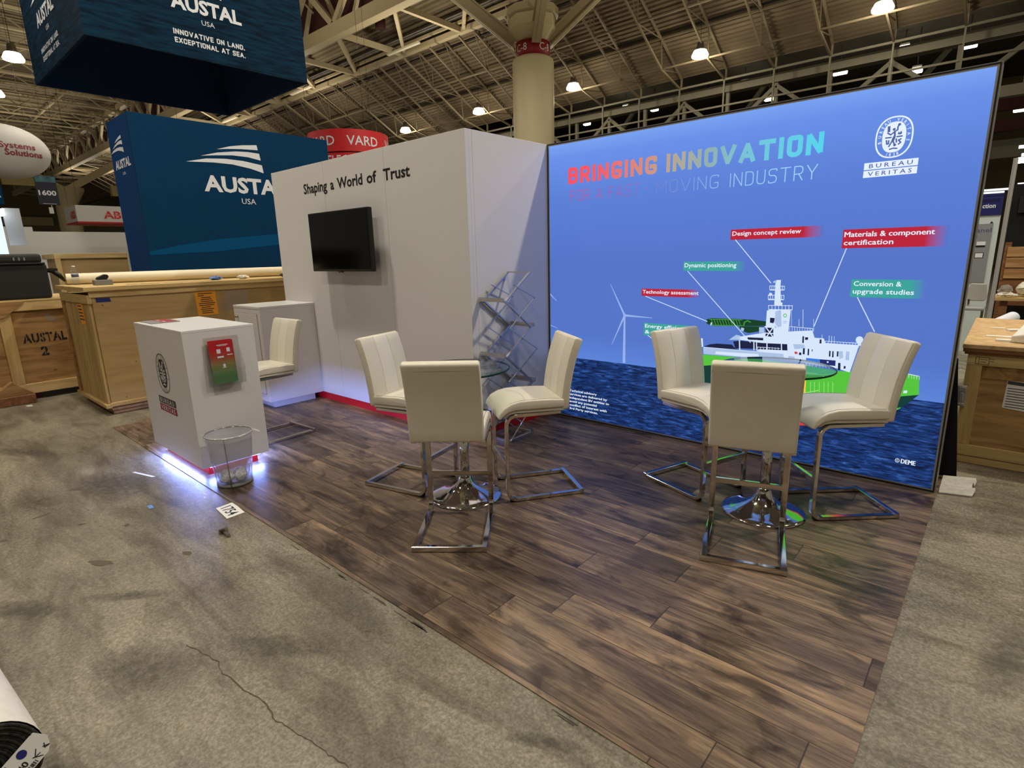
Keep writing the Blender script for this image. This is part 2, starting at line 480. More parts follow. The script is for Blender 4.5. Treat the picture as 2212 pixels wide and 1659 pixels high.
# wood-plank vinyl: rows along x, random offsets, walnut figure
def planks():
    m, N, L, p = new_mat('walnut_plank_vinyl')
    geo = N.new('ShaderNodeNewGeometry'); sp = N.new('ShaderNodeSeparateXYZ'); L.new(geo.outputs['Position'], sp.inputs[0])
    def mth(op, a, b=None):
        n = N.new('ShaderNodeMath'); n.operation = op
        for i, v in ((0, a), (1, b)):
            if v is None: continue
            if isinstance(v, (int, float)): n.inputs[i].default_value = v
            else: L.new(v, n.inputs[i])
        return n.outputs[0]
    PW, PL = 0.183, 1.22
    yy = mth('DIVIDE', mth('ADD', sp.outputs[1], 20.0+0.02), PW); row = mth('FLOOR', yy)
    wn = N.new('ShaderNodeTexWhiteNoise'); wn.noise_dimensions = '1D'; L.new(row, wn.inputs['W'])
    xx = mth('ADD', mth('DIVIDE', mth('ADD', sp.outputs[0], 30.0), PL), wn.outputs['Value']); col = mth('FLOOR', xx)
    cv = N.new('ShaderNodeCombineXYZ'); L.new(row, cv.inputs[0]); L.new(col, cv.inputs[1])
    w2 = N.new('ShaderNodeTexWhiteNoise'); w2.noise_dimensions = '2D'; L.new(cv.outputs[0], w2.inputs['Vector'])
    pid = w2.outputs['Value']
    def grain(sx, sy, detail, dist, off):
        c = N.new('ShaderNodeCombineXYZ')
        L.new(mth('MULTIPLY', sp.outputs[0], sx), c.inputs[0]); L.new(mth('MULTIPLY', sp.outputs[1], sy), c.inputs[1])
        L.new(mth('MULTIPLY', pid, off), c.inputs[2])
        n = N.new('ShaderNodeTexNoise'); n.inputs['Scale'].default_value = 1.0; n.inputs['Detail'].default_value = detail
        n.inputs['Roughness'].default_value = 0.6; n.inputs['Distortion'].default_value = dist
        L.new(c.outputs[0], n.inputs['Vector']); return n.outputs[0]
    g1 = grain(0.85, 9.5, 8, 1.5, 61.0)
    r1 = N.new('ShaderNodeValToRGB'); e = r1.color_ramp.elements
    e[0].position = 0.26; e[0].color = lin((74, 61, 52))
    e[1].position = 0.76; e[1].color = lin((190, 158, 120))
    for pos, c in ((0.42, (104, 86, 72)), (0.52, (124, 103, 84)), (0.62, (150, 125, 99))):
        q = r1.color_ramp.elements.new(pos); q.color = lin(c)
    L.new(g1, r1.inputs[0])
    g2 = grain(3.4, 7.0, 4, 0.8, 113.0)
    r2_ = N.new('ShaderNodeValToRGB'); r2_.color_ramp.elements[0].position = 0.34; r2_.color_ramp.elements[0].color = lin((158, 155, 155))
    r2_.color_ramp.elements[1].position = 0.5; r2_.color_ramp.elements[1].color = (1, 1, 1, 1); L.new(g2, r2_.inputs[0])
    g3 = grain(8, 120, 3, 0.3, 29.0)
    r3 = N.new('ShaderNodeValToRGB'); r3.color_ramp.elements[0].position = 0.3; r3.color_ramp.elements[0].color = lin((196, 194, 192))
    r3.color_ramp.elements[1].position = 0.6; r3.color_ramp.elements[1].color = (1, 1, 1, 1); L.new(g3, r3.inputs[0])
    def mul(a, b, f=1.0):
        x = N.new('ShaderNodeMixRGB'); x.blend_type = 'MULTIPLY'; x.inputs[0].default_value = f
        L.new(a, x.inputs[1]); L.new(b, x.inputs[2]); return x.outputs[0]
    # pale sapwood streaks that wander along the long edges of some planks
    fy0 = mth('FRACT', yy)
    g4 = grain(0.8, 1.2, 3, 0.4, 47.0)
    sap = mth('ADD', mth('ABSOLUTE', mth('SUBTRACT', fy0, 0.5)), mth('MULTIPLY', mth('SUBTRACT', g4, 0.5), 1.1))
    sr = N.new('ShaderNodeValToRGB'); sr.color_ramp.elements[0].position = 0.44; sr.color_ramp.elements[0].color = (0, 0, 0, 1)
    sr.color_ramp.elements[1].position = 0.62; sr.color_ramp.elements[1].color = (1, 1, 1, 1); L.new(sap, sr.inputs[0])
    sx_ = N.new('ShaderNodeMixRGB'); sx_.inputs[2].default_value = lin((172, 142, 106))
    L.new(mth('MULTIPLY', sr.outputs[0], 0.55), sx_.inputs[0]); L.new(r1.outputs[0], sx_.inputs[1])
    c = mul(mul(sx_.outputs[0], r2_.outputs[0]), r3.outputs[0])
    hv = N.new('ShaderNodeHueSaturation'); L.new(c, hv.inputs['Color'])
    L.new(mth('ADD', mth('MULTIPLY', pid, 0.42), 0.64), hv.inputs['Value']); hv.inputs['Saturation'].default_value = 0.95
    fy = mth('FRACT', yy); fx = mth('FRACT', xx)
    seam = mth('MINIMUM', mth('LESS_THAN', mth('MINIMUM', fy, mth('SUBTRACT', 1.0, fy)), 0.012),
               1.0)
    seam2 = mth('LESS_THAN', mth('MINIMUM', fx, mth('SUBTRACT', 1.0, fx)), 0.0020)
    sm = mth('MAXIMUM', seam, seam2)
    mx = N.new('ShaderNodeMixRGB'); mx.inputs[2].default_value = lin((34, 26, 22))
    L.new(mth('MULTIPLY', sm, 0.75), mx.inputs[0]); L.new(hv.outputs[0], mx.inputs[1])
    L.new(mx.outputs[0], p.inputs['Base Color'])
    p.inputs['Roughness'].default_value = 0.36; p.inputs['Specular IOR Level'].default_value = 0.4
    b = N.new('ShaderNodeBump'); b.inputs['Strength'].default_value = 0.06; b.inputs['Distance'].default_value = 0.005
    L.new(g3, b.inputs['Height']); L.new(b.outputs[0], p.inputs['Normal'])
    return m
M['planks'] = planks()

# backlit fabric print: sky above a choppy sea
def sky_sea():
    m, N, L, p = new_mat('backlit_sky_and_sea')
    geo = N.new('ShaderNodeNewGeometry'); sp = N.new('ShaderNodeSeparateXYZ'); L.new(geo.outputs['Position'], sp.inputs[0])
    mr = N.new('ShaderNodeMapRange'); mr.inputs[1].default_value = 0.58; mr.inputs[2].default_value = 2.44
    L.new(sp.outputs[2], mr.inputs[0])
    sky = N.new('ShaderNodeValToRGB'); e = sky.color_ramp.elements
    e[0].position = 0; e[0].color = lin((92, 132, 216)); e[1].position = 1; e[1].color = lin((122, 164, 242))  # brighter top end puts the edge-light glow into the ramp
    for pos, c in ((0.12, (84, 118, 200)), (0.45, (84, 116, 200)), (0.75, (90, 128, 214)), (0.93, (104, 144, 232))):
        q = e.new(pos); q.color = lin(c)
    L.new(mr.outputs[0], sky.inputs[0])
    mp = N.new('ShaderNodeMapping'); mp.inputs['Scale'].default_value = (9.0, 1, 56.0); mp.inputs['Rotation'].default_value = (0, 0.03, 0)
    L.new(geo.outputs['Position'], mp.inputs['Vector'])
    nz = N.new('ShaderNodeTexNoise'); nz.inputs['Scale'].default_value = 1.0; nz.inputs['Detail'].default_value = 9
    nz.inputs['Roughness'].default_value = 0.62; nz.inputs['Distortion'].default_value = 0.9
    L.new(mp.outputs[0], nz.inputs['Vector'])
    sea = N.new('ShaderNodeValToRGB'); e = sea.color_ramp.elements
    e[0].position = 0.32; e[0].color = lin((8, 18, 44)); e[1].position = 0.82; e[1].color = lin((120, 160, 222))
    for pos, c in ((0.45, (18, 40, 86)), (0.56, (30, 62, 126)), (0.67, (60, 98, 168))):
        q = e.new(pos); q.color = lin(c)
    L.new(nz.outputs[0], sea.inputs[0])
    lt = N.new('ShaderNodeMath'); lt.operation = 'LESS_THAN'; lt.inputs[1].default_value = 0.58; L.new(sp.outputs[2], lt.inputs[0])
    mx = N.new('ShaderNodeMixRGB'); L.new(lt.outputs[0], mx.inputs[0]); L.new(sky.outputs[0], mx.inputs[1]); L.new(sea.outputs[0], mx.inputs[2])
    p.inputs['Base Color'].default_value = (0.01, 0.01, 0.015, 1); p.inputs['Roughness'].default_value = 0.8
    p.inputs['Specular IOR Level'].default_value = 0.1
    L.new(mx.outputs[0], p.inputs['Emission Color']); p.inputs['Emission Strength'].default_value = 1.0
    return m
M['sky_sea'] = sky_sea()

def fade_mat(name, stops, x0, x1):
    """backlit ink whose colour changes along x (printed gradient)"""
    m, N, L, p = new_mat(name)
    geo = N.new('ShaderNodeNewGeometry'); sp = N.new('ShaderNodeSeparateXYZ'); L.new(geo.outputs['Position'], sp.inputs[0])
    mr = N.new('ShaderNodeMapRange'); mr.inputs[1].default_value = x0; mr.inputs[2].default_value = x1; L.new(sp.outputs[0], mr.inputs[0])
    rp = N.new('ShaderNodeValToRGB'); e = rp.color_ramp.elements
    e[0].position = stops[0][0]; e[0].color = lin(stops[0][1]); e[1].position = stops[-1][0]; e[1].color = lin(stops[-1][1])
    for pos, c in stops[1:-1]:
        q = e.new(pos); q.color = lin(c)
    L.new(mr.outputs[0], rp.inputs[0])
    p.inputs['Base Color'].default_value = (0, 0, 0, 1); p.inputs['Roughness'].default_value = 0.9; p.inputs['Specular IOR Level'].default_value = 0.1
    L.new(rp.outputs[0], p.inputs['Emission Color']); p.inputs['Emission Strength'].default_value = 1.0
    return m

# ---------------------------------------------------------------- emblem and swoosh drawings
EMB = dict(body=[(-.18,.44),(.02,.39),(.12,.11),(.17,-.07),(.06,-.16),(-.15,-.02),(-.05,.13)],
  arm1=[(-.08,.39),(.18,.42),(.13,.64),(.2,.76)], arm2=[(-.11,.37),(-.38,.27),(-.74,.51)], staff=[(-.65,.58),(-.75,.93)],
  leg1=[(-.06,-.05),(-.11,-.29),(-.28,-.56)], leg2=[(.08,-.1),(.02,-.3),(.3,-.65)], bar1=[(-.82,.2),(-.27,.06)], bar2=[(.27,-.07),(.79,-.19)],
  boat=[(.29,.08),(.31,.28),(.44,.13),(.57,.24),(.7,.04),(.62,-.03)], cola=[(-.67,-.01),(-.53,-.31),(-.38,-.33),(-.43,-.09)],
  colb=[(.27,-.21),(.38,-.48)], snake=[(.76,-.37),(.52,-.37),(.8,-.62),(.6,-.68)], cad=[(-.13,-.79),(.21,-.82),(.6,-.96)])

def emblem(bm, fn, cu, cv, a, b, ia, ib, mi_ring, mi_in, mi_fig, d, mi_txt=None):
    """oval seal: outer ring, filled inner oval, running figure, letters round the band"""
    mi_txt = mi_ring if mi_txt is None else mi_txt
    ring(bm, cu, cv, a, b, a*0.085, fn, d, mi_ring, p=2.35)
    disc(bm, cu, cv, ia, ib, fn, d, mi_in, 40, p=2.5)
    def q(p): return (cu+(p[0]+.2*p[1])*ia*.92, cv+(p[1]+.245*p[0])*ib*.95)
    w = ia*0.13
    add_poly(bm, [fn(*q(p), d*1.6) for p in EMB['body']], mi_fig)
    add_poly(bm, [fn(*q(p), d*1.6) for p in EMB['boat']], mi_fig)
    for k in ('arm1', 'arm2', 'leg1', 'leg2', 'bar1', 'bar2', 'colb', 'cola', 'snake', 'cad'):
        stroke(bm, [q(p) for p in EMB[k]], w, fn, d*1.6, mi_fig)
    stroke(bm, [q(p) for p in EMB['staff']], w*1.8, fn, d*1.6, mi_fig)
    for c in ((-.18, .57), (.22, .76), (.27, -.62)):
        u, v = q(c); disc(bm, u, v, ia*.13, ia*.13, fn, d*1.6, mi_fig, 12)
    # letters on the band
    mu, mv = (a*0.915+ia)/2, (b*0.93+ib)/2
    s = 'BUREAU VERITAS'; n = len(s)
    def letters(s, a0, a1, flip):
        h = (a*0.915-ia)*0.62
        for i, ch in enumerate(s):
            if ch == ' ': continue
            t = a0+(a1-a0)*i/(len(s)-1)
            c, si = math.cos(t), math.sin(t)
            pu = cu+mu*math.copysign(abs(c)**.87, c); pv = cv+mv*math.copysign(abs(si)**.87, si)
            tu, tv = (si, -c) if not flip else (-si, c)
            uu, uv = (c, si) if not flip else (-c, -si)
            V, F = text_faces(ch, 0.012)
            xs = [p[0] for p in V]; x0 = (min(xs)+max(xs))/2
            vs = []
            for x, y in V:
                lx, ly = (x-x0)*h*1.25, (y-0.36)*h*1.4
                vs.append(bm.verts.new(fn(pu+tu*lx+uu*ly, pv+tv*lx+uv*ly, d)))
            for f in F:
                try: bm.faces.new([vs[k] for k in f]).material_index = mi_txt
                except ValueError: pass
    letters(s, math.radians(192), math.radians(-12), False)
    letters('1828', math.radians(252), math.radians(288), True)

SW = [[(-.139,3.222),(.062,3.286),(.261,3.325),(.504,3.354),(.515,3.278),(.255,3.266),(.034,3.245)],
      [(-.391,3.101),(-.142,3.172),(.149,3.22),(.348,3.232),(.53,3.225),(.545,3.121),(.338,3.153),(.092,3.156),(-.147,3.132)],
      [(-.614,2.997),(-.317,3.068),(-.036,3.092),(.254,3.086),(.554,3.048),(.570,2.925),(.365,2.978),(.074,3.018),(-.208,3.02)]]
def swoosh(bm, fn, d=0.0, mi=0):
    for s in SW: add_poly(bm, [fn(u, v, d) for u, v in s], mi)

# square-shouldered capitals drawn with strokes (x, y, corner radius)
R_ = .30
GL = {'B': (.60, [[(0,0,0),(0,1,0),(1,1,R_),(1,.53,R_),(.1,.53,0)], [(.1,.53,0),(1,.53,R_),(1,0,R_),(0,0,0)]]),
 'R': (.60, [[(0,0,0),(0,1,0),(1,1,R_),(1,.45,R_),(0,.45,0)], [(.55,.45,0),(1,0,0)]]), 'I': (.001, [[(0,0,0),(0,1,0)]]),
 'N': (.64, [[(0,0,0),(0,1,0),(1,0,0),(1,1,0)]]), 'G': (.60, [[(1,.86,0),(1,1,.2),(0,1,R_),(0,0,R_),(1,0,R_),(1,.42,0),(.55,.42,0)]]),
 'O': (.60, [[(.5,1,0),(0,1,R_),(0,0,R_),(1,0,R_),(1,1,R_),(.5,1,0)]]), 'V': (.74, [[(0,1,0),(.5,0,0),(1,1,0)]]),
 'A': (.74, [[(0,0,0),(.5,1,0),(1,0,0)], [(.2,.3,0),(.8,.3,0)]]), 'T': (.70, [[(0,1,0),(1,1,0)], [(.5,1,0),(.5,0,0)]]),
 'F': (.54, [[(0,0,0),(0,1,0),(1,1,0)], [(0,.52,0),(.85,.52,0)]]), 'M': (.84, [[(0,0,0),(0,1,0),(.5,.35,0),(1,1,0),(1,0,0)]]),
 'S': (.58, [[(1,.87,0),(1,1,.2),(0,1,R_),(0,.53,R_),(1,.53,R_),(1,0,R_),(0,0,.2),(0,.13,0)]]), 'D': (.60, [[(0,0,0),(0,1,0),(1,1,.4),(1,0,.4),(0,0,0)]]),
 'U': (.60, [[(0,1,0),(0,0,R_),(1,0,R_),(1,1,0)]]), 'Y': (.70, [[(0,1,0),(.5,.45,0),(1,1,0)], [(.5,.45,0),(.5,0,0)]]), '-': (.3, [[(0,.5,0),(1,.5,0)]]),
 'E': (.52, [[(1,1,0),(0,1,0),(0,0,0),(1,0,0)], [(0,.5,0),(.85,.5,0)]]), 'L': (.50, [[(0,1,0),(0,0,0),(1,0,0)]]), 'X': (.66, [[(0,0,0),(1,1,0)], [(0,1,0),(1,0,0)]]),
 'C': (.58, [[(1,.74,0),(1,1,R_),(0,1,R_),(0,0,R_),(1,0,R_),(1,.26,0)]]), 'P': (.58, [[(0,0,0),(0,1,0),(1,1,R_),(1,.45,R_),(0,.45,0)]]), '.': (.001, [[(0,0,0),(0,.03,0)]])}
def capitals(bm, s, fn, u0, u1, v0, v1, wt, gap, d=0.0, mi=0):
    t = wt; H = (v1-v0); h = H-t
    def adv(ch): return GL[ch][0]*h+t
    tot = sum(.45*h if c == ' ' else adv(c) for c in s)+gap*H*(len(s)-1); k = (u1-u0)/tot; x = u0
    for ch in s:
        if ch == ' ': x += (.45*h+gap*H)*k; continue
        w = GL[ch][0]*h*k; ox, oy = x+t*k/2, v0+t/2
        for ip, pl in enumerate(GL[ch][1]):
            q = []
            for i, (a, b, r) in enumerate(pl):
                P0 = Vector((ox+a*w, oy+b*h))
                if r == 0 or i in (0, len(pl)-1): q.append(P0); continue
                A = Vector((ox+pl[i-1][0]*w, oy+pl[i-1][1]*h)); B = Vector((ox+pl[i+1][0]*w, oy+pl[i+1][1]*h))
                rr = min(r*h, (A-P0).length*.5, (B-P0).length*.5); a_ = P0+(A-P0).normalized()*rr; b_ = P0+(B-P0).normalized()*rr
                for n in range(6):
                    f = n/5; q.append(a_*(1-f)**2+P0*2*f*(1-f)+b_*f*f)
            for i, (a_, b_) in enumerate(zip(q, q[1:])):
                e = (b_-a_)
                if e.length < 1e-6: continue
                e.normalize(); nrm = Vector((-e.y, e.x))*t/2
                ea = 0 if i == 0 else t*.22; eb = 0 if i == len(q)-2 else t*.22
                if i == 0: ea = t*.5 if abs(e.x*e.y) < 1e-3 else t*.4
                if i == len(q)-2: eb = t*.5 if abs(e.x*e.y) < 1e-3 else t*.4
                a2 = a_-e*ea; b2 = b_+e*eb
                e_ = d+(i % 5)*.0001+ip*.0006
                add_poly(bm, [fn(a2.x+nrm.x, a2.y+nrm.y, e_), fn(a2.x-nrm.x, a2.y-nrm.y, e_), fn(b2.x-nrm.x, b2.y-nrm.y, e_), fn(b2.x+nrm.x, b2.y+nrm.y, e_)], mi)
        x += (adv(ch)+gap*H)*k

# ---------------------------------------------------------------- floor and flooring
bm = MB(); box(bm, -90, 40, -30, 70, -0.2, 0.0)
floor = struct('floor', bm, M['concrete'])
bm = MB()
CR = [(-2.155,-3.546),(-2.073,-3.528),(-1.954,-3.508),(-1.871,-3.519),(-1.724,-3.502),(-1.618,-3.483),(-1.522,-3.496),(-1.434,-3.484),(-1.358,-3.468),(-1.263,-3.457),(-1.194,-3.442),(-1.1,-3.43),(-0.95,-3.41)]
crk = []
for a, b in zip(CR, CR[1:]):
    for k in range(4):
        t = k/4; crk.append((a[0]+(b[0]-a[0])*t+random.uniform(-.006,.006), a[1]+(b[1]-a[1])*t+random.uniform(-.006,.006)))
for a, b in zip(crk, crk[1:]):
    stroke(bm, [a, b], random.uniform(.002, .005), lambda u, v, d=0, i=len(crk): (u, v, 0.0012+(int(u*9999) % 5)*.00008))
struct('crack', bm, pmat('crack_dark', (84, 74, 58), 0.9), floor)
# blobs of dried dirt with their own outline
bm = MB()
for (x, y, r, asp, rot) in [(-4.523,-3.443,.045,.55,.6),(-4.178,-3.689,.045,.25,1.9),(-3.208,-3.595,.07,.35,.5),(-2.951,-3.27,.035,.4,.4),(-3.6,-3.38,.02,.7,0),(-3.83,-3.55,.02,.6,1),(-1.65,-3.02,.012,.6,.3),(-.9,-3.25,.014,.7,.3),(-3.95,-3.9,.025,.6,1.1)]:
    pts = []
    for k in range(16):
        t = 2*PI*k/16; q = r*(1+random.uniform(-.28, .28))
        a, b = q*math.cos(t), q*asp*math.sin(t)
        pts.append((x+a*math.cos(rot)-b*math.sin(rot), y+a*math.sin(rot)+b*math.cos(rot), 0.001))
    add_poly(bm, pts)
struct('dirt_spot', bm, pmat('dirt_spots', (92, 84, 66), 0.8), floor)

# rubbed-in grease and tyre marks, each with its own ragged shape
def smudge_mat():
    m, N, L, p = new_mat('floor_smudge')
    out = [n for n in N if n.type == 'OUTPUT_MATERIAL'][0]
    p.inputs['Base Color'].default_value = lin((84, 78, 68)); p.inputs['Roughness'].default_value = .6
    tc = N.new('ShaderNodeTexCoord'); gr = N.new('ShaderNodeTexGradient'); gr.gradient_type = 'SPHERICAL'
    mp = N.new('ShaderNodeMapping'); mp.inputs['Location'].default_value = (-1, -1, 0); mp.inputs['Scale'].default_value = (2, 2, 0)
    L.new(tc.outputs['Generated'], mp.inputs[0]); L.new(mp.outputs[0], gr.inputs[0])
    ge = N.new('ShaderNodeNewGeometry'); nz = N.new('ShaderNodeTexNoise'); nz.inputs['Scale'].default_value = 22; nz.inputs['Detail'].default_value = 7
    L.new(ge.outputs['Position'], nz.inputs['Vector'])
    mu = N.new('ShaderNodeMath'); mu.operation = 'MULTIPLY'; L.new(gr.outputs['Fac'], mu.inputs[0]); L.new(nz.outputs[0], mu.inputs[1])
    rp = N.new('ShaderNodeValToRGB'); rp.color_ramp.elements[0].position = .10; rp.color_ramp.elements[0].color = (0, 0, 0, 1)
    rp.color_ramp.elements[1].position = .62; rp.color_ramp.elements[1].color = (.72, .72, .72, 1); L.new(mu.outputs[0], rp.inputs[0])
    tr = N.new('ShaderNodeBsdfTransparent'); mx = N.new('ShaderNodeMixShader'); L.new(rp.outputs[0], mx.inputs[0]); L.new(tr.outputs[0], mx.inputs[1]); L.new(p.outputs[0], mx.inputs[2])
    L.new(mx.outputs[0], out.inputs['Surface']); return m
M['smudge'] = smudge_mat()
for (x, y, l, w, a) in [(-1.86,-3.31,.34,.10,.55),(-2.14,-3.70,.34,.20,.4),(-1.86,-4.03,.15,.045,.0),(-4.4,-3.25,.5,.25,.3),(-2.75,-3.6,.3,.06,.8),(-.75,-2.98,.2,.04,.5),(-3.0,-3.95,.4,.10,.6),(.35,-1.6,.4,.12,1.4),(.5,-2.6,.3,.10,1.2),(-1.2,-3.85,.25,.07,.5),(-5.8,-3.5,.6,.12,.5)]:
    bm = MB(); q = []
    for k in range(20):
        t = 2*PI*k/20; u, v = l*math.cos(t), w*math.sin(t); q.append((u, v, 0))
    add_poly(bm, q); o = struct('grease_mark', bm, M['smudge'], floor, keep=True)
    o.location = Vector((x, y, .0009))-floor.location; o.rotation_euler = (0, 0, a)
bm = MB(); box(bm, -6.066, 0.01, -2.8436, 0.42, 0.0005, 0.004)
tag(obj('plank_flooring', bm, M['planks']), 'dark brown walnut plank vinyl flooring laid over the concrete under the stand', 'flooring')
Z0 = 0.004

# ---------------------------------------------------------------- backlit display wall
lb = thing('backlit_display_wall', 'large backlit fabric wall with a ship at sea and a two-line headline', 'display wall', (-1.5, 0.06, Z0))
LX0, LX1, LH = -3.012, 0.0, 2.44
bm = MB()
box(bm, LX0, LX0+0.022, 0.0, 0.12, Z0, LH); box(bm, LX1-0.022, LX1, 0.0, 0.12, Z0, LH)
box(bm, LX0+0.022, LX1-0.022, 0.0, 0.12, LH-0.022, LH); box(bm, LX0+0.022, LX1-0.022, 0.0, 0.12, Z0, Z0+0.022)
obj('frame', bm, pmat('display_frame_grey', (150, 147, 140), 0.45, 0.3), lb)
bm = MB(); box(bm, LX0+.022, LX1-.022, 0.05, 0.118, Z0+.022, LH-.022)
obj('back_panel', bm, M['black'], lb)
bm = MB()
for (a, b, c, d) in ((LX0+.004, LX0+.012, Z0+.004, LH-.004), (LX1-.012, LX1-.004, Z0+.004, LH-.004)): box(bm, a, b, -.002, .01, c, d)
for (c, d) in ((Z0+.004, Z0+.014), (LH-.012, LH-.004)): box(bm, LX0+.012, LX1-.012, -.002, .01, c, d)
obj('edge_gasket', bm, M['black'], lb)
bm = MB(); box(bm, LX0+.012, LX1-.012, 0.001, 0.01, Z0+.014, LH-.012)
obj('fabric_print', bm, M['sky_sea'], lb)
FN = on_y(0.001)
W_ = emat('backlit_white', (206, 226, 252)); WB = emat('backlit_bright_white', (232, 242, 255))
# turbines
bm = MB()
def blade(a, b, w0, w1, d=.0006):
    du, dv = b[0]-a[0], b[1]-a[1]; l = math.hypot(du, dv); nu, nv = -dv/l, du/l
    add_poly(bm, [FN(a[0]+nu*w0/2, a[1]+nv*w0/2, d), FN(a[0]-nu*w0/2, a[1]-nv*w0/2, d), FN(b[0]-nu*w1/2, b[1]-nv*w1/2, d), FN(b[0]+nu*w1/2, b[1]+nv*w1/2, d)])
blade((-2.207, .588), (-2.21, .993), .026, .016)
for e in ((-2.352, 1.25), (-1.958, .986), (-2.33, .736)): blade((-2.21, .993), e, .018, .004)
blade((-2.995, 1.151), (-2.915, 1.088), .012, .004); blade((-2.995, .862), (-2.905, .838), .008, .003)
disc(bm, -2.21, .995, .014, .014, FN, .0009)
obj('wind_turbine_print', bm, emat('turbine_pale_blue', (150, 178, 236)), lb)
# ship
SHIP_M = [emat('hull_green', (86, 196, 62)), emat('hull_dark', (22, 62, 56)), emat('boot_red', (214, 60, 66)), emat('ship_white', (214, 230, 252)),
          emat('ship_grey_white', (172, 194, 228)), emat('ship_window', (30, 36, 66)), emat('crane_dark_green', (24, 66, 40)), emat('crane_green', (70, 150, 62)),
          emat('container_blue', (56, 124, 226)), emat('container_navy', (36, 46, 112)), emat('yellow_stripe', (240, 200, 60)), emat('hull_light_green', (150, 226, 120))]
